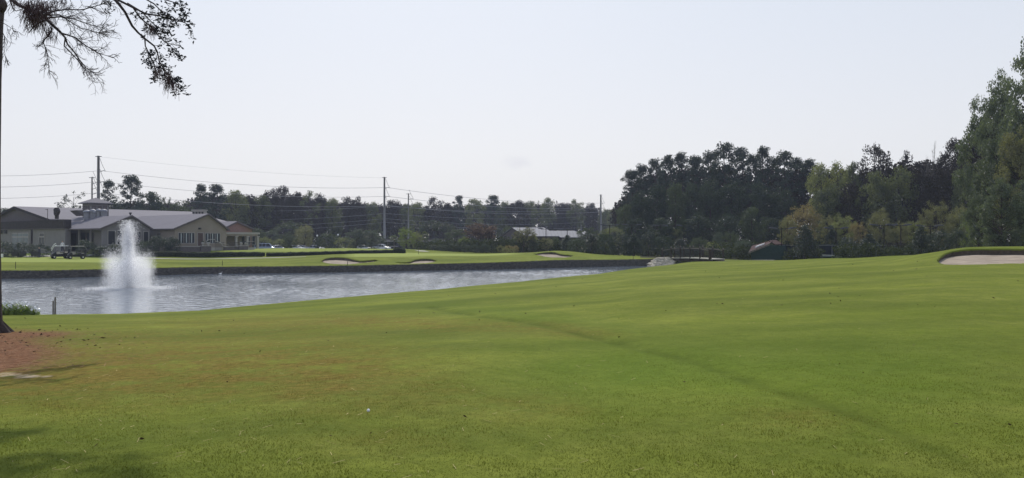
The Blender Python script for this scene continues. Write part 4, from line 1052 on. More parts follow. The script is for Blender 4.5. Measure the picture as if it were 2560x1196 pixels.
# ---------------------------------------------------------------- clubhouse
A = Vector((.62, .78, 0)).normalized(); B = Vector((-.78, .62, 0)).normalized()   # along the gables / back along the ridges
BASE = -1.4
def ray_on(P0, nrm, px, y):              # point where the view ray meets the wall plane through P0
    u = Vector(((px - CX) / F, 1, (HY - y) / F)); t = (Vector(P0) - Vector((0, 0, CZ))).dot(nrm) / u.dot(nrm)
    return Vector((0, 0, CZ)) + u * t
M['roof'] = ribbed('standing_seam_roof', (0.165, 0.153, 0.175), .45, .8, tuple(B))
M['roof_a'] = ribbed('standing_seam_roof_main', (0.165, 0.153, 0.175), .45, .8, tuple(A))
M['roof_light'] = ribbed('pale_seam_roof', (0.165, 0.168, 0.195), .9, .7, (1, 0, 0))
club = empty('clubhouse', (-60, 134, BASE), 0, 'long grey clubhouse with metal gabled roofs and a lookout tower across the pond', 'clubhouse')
def cpart(mb, name, mat, parent=None, label=None):
    par = parent or club
    o = mb.build(name, M[mat] if isinstance(mat, str) else mat, None)
    o.parent = par; o.matrix_parent_inverse = Matrix.Translation(-club.location) if par is club else Matrix.Identity(4)
    if label: o['label'] = label
    return o
def opening(P0, nrm, x0, x1, y0, y1, mat='glass_dark', frame='trim', mull=0, name='window', fw=.09, transom=False, curtains=False):
    """window or door set in a wall plane, given its picture rectangle"""
    nrm = Vector(nrm).normalized()
    if nrm.y > 0: nrm = -nrm
    a = ray_on(P0, nrm, x0, y1); b = ray_on(P0, nrm, x1, y1); zt = ray_on(P0, nrm, (x0 + x1) / 2, y0).z; zb = a.z
    h = (b - a); h.z = 0; w = h.length; h.normalize(); o = nrm * .04
    def bx(s0, s1, z0, z1, d0, d1):
        P = []
        for z in (z0, z1):
            for (s, d) in ((s0, d0), (s1, d0), (s1, d1), (s0, d1)):
                q = a + h * s + nrm * d; P.append((q.x, q.y, z))
        return P
    f = MB(); f.hexa(bx(-fw, 0, zb - fw, zt + fw, 0, .1)); f.hexa(bx(w, w + fw, zb - fw, zt + fw, 0, .1))
    f.hexa(bx(0, w, zb - fw, zb, 0, .102)); f.hexa(bx(0, w, zt, zt + fw, 0, .102))
    for k in range(mull): s = w * (k + 1) / (mull + 1); f.hexa(bx(s - .04, s + .04, zb, zt, 0.0, .09))
    if transom: f.hexa(bx(0, w, zt - (zt - zb) * .3 - .03, zt - (zt - zb) * .3 + .03, 0, .085))
    fr = cpart(f, name, frame)
    g = MB(); g.hexa(bx(0, w, zb, zt, .02, .045)); go = g.build('pane' if name == 'window' else 'leaf', M[mat], None); go.parent = fr
    if curtains:
        c = MB(); n = mull + 1
        for k in range(n):
            s0 = w * k / n; c.hexa(bx(s0 + w/n*.38, s0 + w/n*.62, zb + .05, zt - .05, .047, .06))
        co = c.build('curtain', M['curtain'], None); co.parent = fr
    return fr

def gable_wing(corner, wl, wr, eave_z, ridge_z, length, wall_mat, roof_mat='roof', over=.45, thick=.14, base=BASE, rec=0.0):
    """corner: left end of the gable wall; wl, wr: widths left and right of the ridge"""
    C0 = Vector((corner.x, corner.y, 0)); ap = C0 + A * wl; C1 = ap + A * wr
    w = MB(); Z = lambda p, z: Vector((p.x, p.y, z))
    sl = (ridge_z - eave_z) / wl
    w.poly([Z(C0, base), Z(C1, base), Z(C1, eave_z), Z(ap, ridge_z), Z(C0, eave_z)])
    Cr = C0 + A * rec + B * (.35 if rec else 0); w.poly([Z(C0 + A*rec + B*length, base), Z(Cr, base), Z(Cr, eave_z + sl*rec), Z(C0 + A*rec + B*length, eave_z + sl*rec)])
    if rec: w.hexa([Z(p, z) for z in (base, eave_z - .02) for p in (C0 + B*.02, C0 + A*rec + B*.02, C0 + A*rec + B*.35, C0 + B*.35)])
    w.poly([Z(C1, base), Z(C1 + B*length, base), Z(C1 + B*length, eave_z), Z(C1, eave_z)])
    w.poly([Z(C1 + B*length, base), Z(C0 + B*length, base), Z(C0 + B*length, eave_z), Z(ap + B*length, ridge_z), Z(C1 + B*length, eave_z)])
    cpart(w, 'wall', wall_mat)
    r = MB(); srr = (ridge_z - eave_z) / wr; f0 = -B * over; e = over
    for s, ww, sg in ((sl, wl, -1), (srr, wr, 1)):
        p_r = ap + f0; p_e = ap + A * sg * (ww + e) + f0; L_ = B * (length + over)
        q = [Z(p_r, ridge_z + .06), Z(p_e, eave_z - s * e + .06), Z(p_e + L_, eave_z - s * e + .06), Z(p_r + L_, ridge_z + .06)]
        q2 = [v + Vector((0, 0, thick)) for v in q]; r.hexa(q + q2)
    rf = cpart(r, 'roof', roof_mat)
    g_ = MB(); gc = C0 - A * (over + .02); zz = eave_z - sl * over + .06
    g_.hexa([Z(p, z) for z in (zz - .1, zz + .1) for p in (gc - A*.1 - B*over, gc - B*over, gc + B*length, gc - A*.1 + B*length)]); go_ = g_.build('gutter', M['gable_dark'], None); go_.parent = rf
    # dark fascia boards on the gable edge
    f = MB()
    for s, ww, sg in ((sl, wl, -1), (srr, wr, 1)):
        a = ap + f0 - B * .05; b = ap + A * sg * (ww + e) + f0 - B * .05
        z1, z2 = ridge_z + .2, eave_z - s * e + .2
        f.hexa([Z(a, z1 - .28), Z(b, z2 - .28), Z(b + B*.046, z2 - .28), Z(a + B*.046, z1 - .28), Z(a, z1 + .03), Z(b, z2 + .03), Z(b + B*.046, z2 + .03), Z(a + B*.046, z1 + .03)])
    fo = f.build('fascia', M['gable_dark'], None); fo.parent = rf
    return C0, ap, C1
def pxD(px, D): return Vector(((px - CX) / F * D, D, 0))

# left gabled wing (first) and the right one (second)
W1 = gable_wing(pxD(255, 128), 4.7, 3.3, 3.5, 5.55, 22, 'wall', rec=2.0)
for s_ in (4.6, 9.0):
    c = MB(); c0 = W1[0] + B*s_ + A*.2; c.hexa([Vector((p.x, p.y, z)) for z in (BASE, 3.4) for p in (c0 - A*.14 - B*.14, c0 + A*.14 - B*.14, c0 + A*.14 + B*.14, c0 - A*.14 + B*.14)]); cpart(c, 'pillar', 'wall')
W2 = gable_wing(pxD(437, 132), 6.0, 3.6, 3.5, 6.0, 24, 'wall_warm')
W3 = gable_wing(pxD(556, 146), 2.9, 3.4, 3.6, 4.95, 8, 'pink_brick')
# valley wall between the wings
v0 = W1[2] + B * 5; v1 = W2[0] + B * 5
mb = MB(); mb.hexa([Vector((p.x, p.y, z)) for z in (BASE, 3.3) for p in (v0, v1, v1 + B * .3, v0 + B * .3)]); cpart(mb, 'wall', 'wall', label='shaded wall in the valley between the two gables')
# big rear roof with the dark left gable
ap = pxD(42, 151.9); ZR = 7.95; HW = 16.6; ZE = ZR - HW * .166; LEN = 36
Zv = lambda p, z: Vector((p.x, p.y, z))
r = MB()
for sg in (-1, 1):
    e_ = ap + B * sg * HW; q = [Zv(ap - A*.5, ZR), Zv(e_ - A*.5, ZE), Zv(e_ + A*LEN, ZE), Zv(ap + A*LEN, ZR)]
    r.hexa(q + [v + Vector((0, 0, .16)) for v in q])
rr_ = cpart(r, 'roof', 'roof_a', label='broad main roof behind the gabled wings')
w = MB(); w.poly([Zv(ap - B*HW, BASE), Zv(ap + B*HW, BASE), Zv(ap + B*HW, ZE), Zv(ap, ZR), Zv(ap - B*HW, ZE)]); q = ap + A * LEN
w.poly([Zv(q + B*HW, BASE), Zv(q - B*HW, BASE), Zv(q - B*HW, ZE), Zv(q, ZR), Zv(q + B*HW, ZE)])
w.poly([Zv(ap - B*HW, BASE), Zv(q - B*HW, BASE), Zv(q - B*HW, ZE), Zv(ap - B*HW, ZE)]); w.poly([Zv(ap + B*HW, BASE), Zv(q + B*HW, BASE), Zv(q + B*HW, ZE), Zv(ap + B*HW, ZE)])
cpart(w, 'wall', 'gable_dark', label='dark shingled left gable')
f = MB()
for sg in (-1, 1):
    e_ = ap + B * sg * HW; o_ = -A * .56
    f.hexa([Zv(p, z) for p, z in ((ap + o_, ZR - .3), (e_ + o_, ZE - .3), (e_ + o_ + A*.05, ZE - .3), (ap + o_ + A*.05, ZR - .3), (ap + o_, ZR + .17), (e_ + o_, ZE + .17), (e_ + o_ + A*.05, ZE + .17), (ap + o_ + A*.05, ZR + .17))])
cpart(f, 'fascia', 'parapet')
# flat-roofed left block with dark parapet
Cb = pxD(163, 134.5); LB = 44
blk = MB(); blk.hexa([Zv(p, z) for z in (BASE, 3.66) for p in (Cb, Cb + B*LB, Cb + B*LB + A*3, Cb + A*.9)]); cpart(blk, 'wall', 'wall', label='plain left block below the dark parapet')
par = MB(); o_ = -A*.25 - B*.25
par.hexa([Zv(p, z) for z in (3.62, 5.1) for p in (Cb + o_, Cb + B*LB + o_, Cb + B*LB + A*3, Cb + A*.9 - B*.25)]); cpart(par, 'parapet', 'parapet')
g = MB(); g.hexa([Zv(p, z) for z in (3.5, 3.62) for p in (Cb + o_*1.4, Cb + B*LB + o_*1.4, Cb + B*LB, Cb)]); cpart(g, 'gutter', 'gable_dark')
dp = ray_on(Cb, A, 81, 600); d_ = MB(); dp.z = 0; dp -= A * .12; d_.tube([Zv(dp, BASE), Zv(dp, 3.6)], .16, 6); cpart(d_, 'downpipe', 'parapet')
mbd = MB(); dd = ray_on(Cb - A*.3, A, 28, 562); dd2 = ray_on(Cb - A*.3, A, 42, 548)
opening(Cb, A, 31, 72, 594, 626, 'glass_pale', 'trim', 2); opening(Cb, A, 31, 72, 584, 592, 'glass_pale', 'trim', 2)
opening(Cb, A, 99, 112, 594, 611, 'glass_dark', 'trim', 1); opening(Cb, A, 100, 112, 584, 591, 'glass_dark', 'trim', 0)
for x_ in (3, 15):
    p = ray_on(Cb - A*.1, A, x_, 580); l = MB(); l.box((-.3, -.3, -.35), (.3, .25, .35), Matrix.Translation(p)); l.tube([p + Vector((0, 0, .3)), p + Vector((0, 0, .75))], .05, 5); cpart(l, 'wall_lantern', 'black')
# openings of the first wing
P1 = W1[0]
P1r = P1 + A*2.0
opening(P1r, A, 176, 190, 585, 626, 'glass_dark', 'gable_dark', 0, 'door'); opening(P1r, A, 198, 215, 583, 620, 'glass_dark', 'gable_dark', 0); opening(P1r, A, 218, 234, 583, 620, 'glass_dark', 'gable_dark', 0)
opening(P1, B, 270, 287, 578, 611, 'glass_dark', 'trim', 0); opening(P1, B, 293, 305, 578, 611, 'glass_dark', 'trim', 0); opening(P1, B, 313, 327, 578, 611, 'glass_dark', 'trim', 0); opening(P1, B, 343, 351, 580, 612, 'glass_dark', 'trim', 0); opening(P1, B, 359, 370, 580, 606, 'glass_dark', 'trim', 0)
vp = v0
opening(vp, (v1 - v0).cross(Vector((0, 0, 1))), 394, 407, 584, 606, 'glass_dark', 'wall', 0); opening(vp, (v1 - v0).cross(Vector((0, 0, 1))), 415, 429, 584, 606, 'glass_pale', 'wall', 0)
# second wing
P2 = W2[0]
opening(P2, B, 446, 485, 583, 608, 'glass_dark', 'trim', 2, curtains=True); opening(P2, B, 513, 549, 584, 608, 'glass_dark', 'trim', 2, curtains=True)
opening(P2, B, 494, 507, 583, 615, 'door', 'trim', 0, 'door')
v = MB(); p = ray_on(P2 - B*.05, B, 499, 572); v.box((-.25, -.15, -.15), (.25, .15, .15), Matrix.Translation(p)); cpart(v, 'vent', 'black')
# third wing openings under the porch
P3 = W3[0]
for x0, x1, mm in ((560, 572, 'glass_dark'), (576, 584, 'glass_dark'), (588, 595, 'door')): opening(P3, B, x0, x1, 591, 606 if mm != 'door' else 614, mm, 'trim', 0, 'window' if mm != 'door' else 'door')
# porch: beam, roof slab and columns
Q = pxD(560, 141); LP = 7.4
po = MB(); po.hexa([Zv(p, z) for z in (2.62, 2.98) for p in (Q, Q + A*LP, Q + A*LP + B*5, Q + B*5)]); cpart(po, 'porch_roof', 'trim')
bm_ = MB(); bm_.hexa([Zv(p, z) for z in (2.3, 2.616) for p in (Q + A*.2 + B*.15, Q + A*(LP-.3) + B*.15, Q + A*(LP-.3) + B*.45, Q + A*.2 + B*.45)]); cpart(bm_, 'porch_beam', 'wall_warm')
for s_ in (.3, 2.6, 4.9, 7.1):
    c = MB(); c0 = Q + A*s_ + B*.3; c.hexa([Zv(p, z) for z in (BASE, 2.296) for p in (c0 - A*.2 - B*.2, c0 + A*.2 - B*.2, c0 + A*.2 + B*.2, c0 - A*.2 + B*.2)]); c.hexa([Zv(p, z) for z in (2.1, 2.294) for p in (c0 - A*.3 - B*.3, c0 + A*.3 - B*.3, c0 + A*.3 + B*.3, c0 - A*.3 + B*.3)]); cpart(c, 'porch_column', 'trim')
wb = MB(); q0 = Q + A*.3 + B*4.4; q1 = Q + A*LP*.9 + B*4.6; wb.hexa([Zv(p, z) for z in (BASE, 2.6) for p in (q0, q1, q1 + B*.3, q0 + B*.3)]); cpart(wb, 'wall', 'wall_warm', label='rear wall under the porch')
for x0, x1, mm in ((603, 611, 'glass_dark'), (617, 624, 'glass_dark'), (630, 637, 'glass_dark')): opening(q0, (q1 - q0).cross(Vector((0, 0, 1))), x0, x1, 591, 612, mm, 'trim', 0)
# chimney
ch = at(499, 531, 158); c = MB(); 
c.box((-1.15, -.8, -2.6), (1.15, .8, .28), Matrix.Translation(ch)); cpart(c, 'chimney', 'trim')
k_ = MB(); 
for s_ in (-.9, -.3, .3, .9): k_.box((s_-.2, -.83, -.32), (s_+.2, -.802, .05), Matrix.Translation(ch))
co = k_.build('chimney_slot', M['black'], None); co.parent = club; co.matrix_parent_inverse = Matrix.Translation(-club.location)
k_ = MB(); k_.box((-1.3, -.95, .283), (1.3, .95, .5), Matrix.Translation(ch)); cpart(k_, 'chimney_cap', 'trim')
# lookout tower
T0 = pxD(239, 146); tw = MB(); hw = 1.65
def ringp(c, h, z): return [Zv(c + A*sx*h + B*sy*h, z) for sx, sy in ((-1, -1), (1, -1), (1, 1), (-1, 1))]
tw.hexa(ringp(T0, hw, 4.5) + ringp(T0, hw, 8.35)); cpart(tw, 'tower_wall', 'wall')
tr_ = MB(); P = ringp(T0, 2.25, 8.32) + ringp(T0, 2.25, 8.45) ; tr_.hexa(P)
base = ringp(T0, 2.25, 8.452); apx = Zv(T0, 9.5)
for i in range(4): tr_.poly([base[i], base[(i+1) % 4], apx])
cpart(tr_, 'tower_roof', 'roof')
for sx, nn in ((-1, A), (-1, B)):
    for dx in (-.95, 0, .95):
        oth = B if nn is A else A; c0 = T0 - nn * (hw + .02) + oth * dx
        lv = MB(); lv.hexa([Zv(p, z) for z in (6.9, 7.9) for p in (c0 - oth*.36 - nn*.03, c0 + oth*.36 - nn*.03, c0 + oth*.36 + nn*.02, c0 - oth*.36 + nn*.02)]); cpart(lv, 'louvre', 'gable_dark')
# dormer left of the tower, rooftop air units and vents
dm = MB(); a_ = at(192, 526, 140); b_ = at(209, 540, 140); c_ = at(212, 526, 140)
dm.prism([a_, b_, c_], B * 3); cpart(dm, 'roof_dormer', 'gable_dark')
for x_, y_, r_ in ((218, 532, .62), (232, 530, .5), (247, 529, .45), (237, 533, .5), (260, 530, .55)):
    D_ = 139.5; p = at(x_, y_, D_); u = MB()
    u.tube([p + Vector((0, 0, -1.3)), p + Vector((0, 0, -.1))], r_ * .9, 10); u.tube([p + Vector((0, 0, -.1)), p + Vector((0, 0, .1)), p + Vector((0, 0, .35)), p + Vector((0, 0, .5))], [r_, r_*1.15, r_*.9, r_*.2], 12)
    cpart(u, 'exhaust_fan', 'metal_duct')
p = at(142, 530, 131); u = MB(); u.ball(p, (.55, .5, .75), 8, 6, .25); u.tube([p, p + Vector((0, 0, -1.2))], .3, 6); cpart(u, 'roof_ventilator', 'parapet')
p = at(326, 536, 140); u = MB(); u.tube([p + Vector((0, 0, -.8)), p + Vector((0, 0, .2))], .14, 8); u.tube([p + Vector((0, 0, .1)), p + Vector((0, 0, .3))], .26, 8); cpart(u, 'vent_pipe', 'black')
p = at(119, 524, 132); u = MB(); u.tube([p + Vector((0, 0, -1.8)), p + Vector((0, 0, .1))], .05, 5); u.tube([p, p + Vector((-.4, 0, 0))], .04, 4); cpart(u, 'roof_mast', 'gable_dark')
# entrance step the person stands on
s0 = ray_on(W1[0] - A*2.2, A, 150, 640); 
st = MB(); s1 = pxD(156, 125.4); st.hexa([Zv(p, z) for z in (BASE, -.35) for p in (s1 - B*1.2, s1 + B*2.2, s1 + B*2.2 + A*1.6, s1 - B*1.2 + A*1.6)]); cpart(st, 'entrance_step', 'path')

# ---------------------------------------------------------------- terrace in front of the right gable
ter = empty('terrace', (-54, 131, BASE), 0, 'low walled terrace with pale caps in front of the right gable of the clubhouse', 'terrace')
def tpart(mb, name, mat, label=None):
    o = mb.build(name, M[mat], None); o.parent = ter; o.matrix_parent_inverse = Matrix.Translation(-ter.location)
    if label: o['label'] = label
    return o
def wallseg(x0, D0, x1, D1, zt, zb=BASE, th=.35, name='terrace_wall', mat='gable_dark', cap=True):
    a = pxD(x0, D0); b = pxD(x1, D1); n = (b - a).normalized().cross(Vector((0, 0, 1))) * -1
    m = MB(); m.hexa([Zv(p, z) for z in (zb, zt) for p in (a, b, b + n*th, a + n*th)]); tpart(m, name, mat)
    if cap:
        e = (b - a).normalized() * .05; m = MB(); m.hexa([Zv(p, z) for z in (zt + .003, zt + .1) for p in (a - e - n*.06, b + e - n*.06, b + e + n*(th+.06), a - e + n*(th+.06))]); tpart(m, 'wall_cap', 'trim')
wallseg(442, 130.5, 503, 133, .40); wallseg(503, 132.6, 527, 133.6, .50); wallseg(560, 136, 598, 137.5, .34); wallseg(598, 137.1, 620, 138, .48)
wallseg(620, 138.2, 637, 139, .28, name='end_wall', mat='trim', cap=False)
for i in range(5):
    a = pxD(529, 134.2 + i*.35); b = pxD(559 - i, 135.6 + i*.35); m = MB(); m.hexa([Zv(p, z) for z in (BASE, -.55 + i*.2) for p in (a, b, b + Vector((0, .36, 0)), a + Vector((0, .36, 0)))]); tpart(m, 'step', 'path')
def rail(pts, r=.05, mat='trim'):
    m = MB(); m.tube(pts, r, 6); tpart(m, 'handrail', mat)
rail([at(521, 614, 131.5), at(517, 608, 131.5), at(516, 604, 131.6), at(519, 600, 131.8), at(523, 599.3, 132), at(537, 599.3, 133)])
rail([at(538, 603, 132.5), at(547, 605.5, 133.2), at(553, 609, 133.6), at(558, 615, 133.8)]); rail([at(540, 603.5, 133), at(556, 608, 133.8), at(572, 613, 134.2)], .03)
rail([at(616, 604.3, 137), at(636, 604.3, 138)], .035)
for x0, x1, y_, D_ in ((538, 560, 606, 133.2), (575, 600, 606, 136.5), (604, 634, 606, 137.5)):
    m = MB(); n = 9
    for i in range(n + 1):
        t = i / n; p = at(x0 + (x1 - x0) * t, y_, D_ + t); m.tube([Zv(p, .2 if x0 > 570 else -.6), Zv(p, 1.15)], .025, 4)
    a = at(x0, y_, D_); b = at(x1, y_, D_ + 1); m.tube([Zv(a, 1.15), Zv(b, 1.15)], .035, 4); tpart(m, 'railing', 'black')
for i, (x_, D_, z_) in enumerate([(507, 133.1, .6), (521, 133.6, .6), (603, 137.6, .58), (614, 138, .58)]):
    p = Zv(pxD(x_, D_), z_)
    t = empty('garden_urn', p, 0, ['round pale urn at the left end of the terrace wall beside the steps', 'round pale urn right beside the curved handrail', 'round pale urn on the right terrace pier, left one', 'round pale urn on the right terrace pier, right one'][i], 'urn', 'pale urns on the terrace walls')
    m = MB(); m.tube([(0,0,0), (0,0,.06), (0,0,.12), (0,0,.25), (0,0,.45), (0,0,.55), (0,0,.6)], [.16, .15, .08, .22, .28, .22, .18], 12); m.build('bowl', M['trim'], t, True)
    m = MB(); m.ball((0, 0, .66), (.22, .22, .16), 8, 5, .3); m.build('plant', M['mid_leaves'], t)

# ---------------------------------------------------------------- fountain
FX, FD = (322 - CX) / F * 64.2, 64.2
ft = empty('fountain', (FX, FD, WATER_Z), 0, 'tall white fountain jet with a wide low spray in the pond', 'fountain')
m = MB(); m.tube([(0,0,-.15), (0,0,.02), (0,0,.1)], [.42, .42, .3], 14); m.build('float', M['black'], ft, True)
m = MB(); m.tube([(0,0,.1), (0,0,.28), (0,0,.5)], [.2, .14, .24], 12); m.build('nozzle', M['gable_dark'], ft, True)
def spray():
    rng = np.random.default_rng(4); P = []; S = []
    # centre jet: droplets go up in a narrow column, slowed by the air, and fall back around it
    n = 8000; vz = 10.15 * rng.uniform(.55, 1.0, n) ** .4; az = rng.uniform(0, 6.283, n); R_ = np.abs(rng.normal(.30, .24, n)) + .04
    tt = rng.uniform(0, 1, n) ** .8 * (2 * vz / 9.8); z = .4 + vz*tt - 4.9*tt**2; rr = R_ * (1 - np.exp(-1.9*tt)) * 1.25
    ok = z > .02; P.append(np.stack([np.cos(az)*rr - .05 + .04*np.sin(z*3), np.sin(az)*rr, z], 1)[ok]); S.append(rng.uniform(.016, .040, n)[ok])
    # low wide basket: rises outward, then drops almost straight down
    n = 6000; az = rng.uniform(0, 6.283, n); v = rng.uniform(.55, 1.0, n) ** .5; lob = 1 + .07*np.sin(5*az + 1) + .05*np.sin(9*az)
    vz = 7.3*v*lob; R_ = 2.3 * (rng.uniform(.25, 1.0, n) ** .6) * (1 + .08*np.sin(3*az + .5)); tt = rng.uniform(0.03, 1, n) * (2*vz/9.8); z = .4 + vz*tt - 4.9*tt**2; rr = R_ * (1 - np.exp(-2.3*tt))
    ok = z > .01; P.append(np.stack([np.cos(az)*rr - .1, np.sin(az)*rr, z], 1)[ok]); S.append(rng.uniform(.013, .034, n)[ok])
    n = 4000; az = rng.uniform(0, 6.283, n); rr = np.abs(rng.normal(2.1, .6, n)); P.append(np.stack([np.cos(az)*rr*1.25, np.sin(az)*rr, rng.exponential(.04, n) + .01], 1)); S.append(rng.uniform(.012, .028, n))
    P = np.concatenate(P); S = np.concatenate(S)[:, None]; T = np.array([(1,1,1),(1,-1,-1),(-1,1,-1),(-1,-1,1)]) * .62
    V = (P[:, None, :] + T[None] * S[:, :, None]).reshape(-1, 3); b = np.arange(len(P))[:, None, None] * 4
    Fq = (b + np.array([(0,1,2),(0,3,1),(0,2,3),(1,3,2)])[None]).reshape(-1, 3)
    mt, t = new_mat('water_droplets'); N = t.nodes.new; L = t.links.new
    d = N('ShaderNodeBsdfDiffuse'); d.inputs[0].default_value = (.95, .95, .97, 1); tr = N('ShaderNodeBsdfTranslucent'); tr.inputs[0].default_value = (.98, .98, 1, 1)
    ms = N('ShaderNodeMixShader'); ms.inputs[0].default_value = .7; o = N('ShaderNodeOutputMaterial'); L(d.outputs[0], ms.inputs[1]); L(tr.outputs[0], ms.inputs[2]); tp = N('ShaderNodeBsdfTransparent'); m5 = N('ShaderNodeMixShader'); m5.inputs[0].default_value = .55; L(ms.outputs[0], m5.inputs[1]); L(tp.outputs[0], m5.inputs[2]); L(m5.outputs[0], o.inputs[0])
    o = link_mesh('spray', np_mesh('spray', V, Fq, mt, True), None, ft); o['kind'] = 'stuff'
    # fine mist hanging in and around the jet
    def mist(r, z1, dens, build):
        mb = MB(); mb.tube([(0, 0, 0.0), (0, 0, z1)], [r, r], 24)
        mt, t = new_mat('mist'); N = t.nodes.new; L = t.links.new
        def val(x, sock):
            if isinstance(x, (int, float)): sock.default_value = x
            else: L(x, sock)
        def op(k, a, b=0.0):
            n = N('ShaderNodeMath'); n.operation = k; val(a, n.inputs[0]); val(b, n.inputs[1]); return n.outputs[0]
        def sm(v, lo, hi):
            n = N('ShaderNodeMapRange'); n.interpolation_type = 'SMOOTHSTEP'; n.inputs['From Min'].default_value = lo; n.inputs['From Max'].default_value = hi; L(v, n.inputs['Value']); return n.outputs[0]
        tcx = N('ShaderNodeTexCoord'); sp = N('ShaderNodeSeparateXYZ'); L(tcx.outputs['Object'], sp.inputs[0]); x, y, z = sp.outputs
        rr = op('SQRT', op('ADD', op('MULTIPLY', x, x), op('MULTIPLY', y, y)))
        def noise(sc, st, det=4):
            nz = N('ShaderNodeTexNoise'); nz.inputs['Scale'].default_value = sc; nz.inputs['Detail'].default_value = det; m = N('ShaderNodeMapping'); m.inputs['Scale'].default_value = st; L(tcx.outputs['Object'], m.inputs[0]); L(m.outputs[0], nz.inputs['Vector']); return nz.outputs[0]
        d = op('MULTIPLY', build(x, y, z, rr, noise, op, sm), dens)
        pv = N('ShaderNodeVolumePrincipled'); pv.inputs['Color'].default_value = (.99, .99, 1, 1); pv.inputs['Anisotropy'].default_value = .5; L(d, pv.inputs['Density'])
        o = N('ShaderNodeOutputMaterial'); L(pv.outputs[0], o.inputs['Volume']); mb.build('mist', mt, ft)
    def skirt(x, y, z, rr, noise, op, sm):
        n1 = noise(1.5, (1, 1, .7)); n2 = noise(5.5, (1, 1, .25))
        edge = op('ADD', rr, op('MULTIPLY', op('SUBTRACT', n1, .5), 1.6))           # ragged side
        rad = sm(edge, 2.15, .9)
        top = op('SUBTRACT', z, op('ADD', op('MULTIPLY', rr, .50), op('ADD', 1.75, op('MULTIPLY', op('SUBTRACT', n1, .5), 2.6))))
        zz = sm(top, .75, -.75)
        return op('MULTIPLY', op('MULTIPLY', rad, zz), op('ADD', .25, op('MULTIPLY', sm(n2, .35, .65), 1.2)))
    def jet(x, y, z, rr, noise, op, sm):
        n1 = noise(2.6, (1, 1, .5)); n2 = noise(8, (1, 1, .22))
        R_ = op('MULTIPLY', op('SQRT', op('MAXIMUM', op('SUBTRACT', 5.5, z), 0.0)), .34); R_ = op('MINIMUM', R_, .64)
        q = op('SUBTRACT', op('ADD', rr, op('MULTIPLY', op('SUBTRACT', n1, .5), .8)), R_)
        return op('MULTIPLY', sm(q, .12, -.42), op('ADD', .15, op('MULTIPLY', sm(n2, .35, .62), 1.4)))
    mist(3.0, 4.4, 1.15, skirt); mist(1.15, 5.7, 3.2, jet)
spray()

# ---------------------------------------------------------------- footbridge
fb = empty('footbridge', (26.5, 120, -1.4), 0, 'wooden footbridge with arched railings and ball-capped posts over the creek', 'footbridge')
def fpart(mb, name, mat): 
    o = mb.build(name, M[mat], None); o.parent = fb; o.matrix_parent_inverse = Matrix.Translation(-fb.location); return o
NL, NR = pxD(1656, 122.5), pxD(1776, 113.5); ax = (NR - NL).normalized(); pr = Vector((-ax.y, ax.x, 0)); WD = 2.6
def deck_z(t): return -1.27 + .12 * (1 - (2*t - 1)**2) + .1 * t
mb = MB(); n = 20; st_ = MB(); st2 = MB(); Lb = (NR - NL).length
for i in range(n):
    t0, t1 = i/n, (i+1)/n; p0, p1 = NL + ax*Lb*(t0*1.06 - .03), NL + ax*Lb*(t1*1.06 - .03); z0, z1 = deck_z(t0), deck_z(t1)
    mb.hexa([Zv(p0 - pr*.12, z0 - .12), Zv(p1 - pr*.12, z1 - .12), Zv(p1 + pr*WD, z1 - .12), Zv(p0 + pr*WD, z0 - .12), Zv(p0 - pr*.12, z0), Zv(p1 - pr*.12, z1), Zv(p1 + pr*WD, z1), Zv(p0 + pr*WD, z0)])
    for o_, sb in ((.02, st_), (WD - .3, st2)): sb.hexa([Zv(p0 + pr*o_, z0 - .5), Zv(p1 + pr*o_, z1 - .5), Zv(p1 + pr*(o_+.22), z1 - .5), Zv(p0 + pr*(o_+.22), z0 - .5), Zv(p0 + pr*o_, z0 - .123), Zv(p1 + pr*o_, z1 - .123), Zv(p1 + pr*(o_+.22), z1 - .123), Zv(p0 + pr*(o_+.22), z0 - .123)])
fpart(mb, 'deck', 'path'); fpart(st_, 'beam', 'wood_dark'); fpart(st2, 'beam', 'wood_dark')
for side, off in (('near', -.05), ('far', WD - .05)):
    tops = []
    for i in range(6):
        t = i / 5; p = NL + ax * Lb * t + pr * off; z = deck_z(t); hgt = 1.2 + .26 * (1 - (2*t - 1)**2)
        big = .16 if (i == 5 and side == 'near') else .075
        q = MB(); q.hexa([Zv(p + ax*a_*big + pr*b_*big, zz) for zz in (z - .55, z + hgt + .12) for a_, b_ in ((-1,-1),(1,-1),(1,1),(-1,1))]); po_ = fpart(q, 'post', 'wood_dark')
        c = MB(); c.tube([Zv(p, z + hgt + .12), Zv(p, z + hgt + .2)], [.13, .13], 8); c.ball(Zv(p, z + hgt + .28), .11, 8, 6)
        co = c.build('post_cap', M['rail_pale'], None); co.parent = po_
        tops.append(Zv(p, z + hgt))
    rl = MB(); inf = MB()
    for a, b in zip(tops[:-1], tops[1:]):
        d = (b - a).normalized(); rl.hexa([a - pr*.07 + Vector((0,0,-.05)), b - pr*.07 + Vector((0,0,-.05)), b + pr*.07 + Vector((0,0,-.05)), a + pr*.07 + Vector((0,0,-.05)), a - pr*.07 + Vector((0,0,.04)), b - pr*.07 + Vector((0,0,.04)), b + pr*.07 + Vector((0,0,.04)), a + pr*.07 + Vector((0,0,.04))])
        for k in range(1, 10):
            t = k/10; q = a + (b - a)*t; tt = ((Zv(q, 0) - NL - pr*off).dot(ax)) / Lb; inf.tube([Zv(q, deck_z(tt) + .12), Zv(q, q.z - .06)], .02, 4, False)
        inf.tube([Zv(a, a.z - .2), Zv(b, b.z - .2)], .03, 4, False)
    fpart(rl, 'handrail', 'rail_pale'); fpart(inf, 'balusters', 'black')

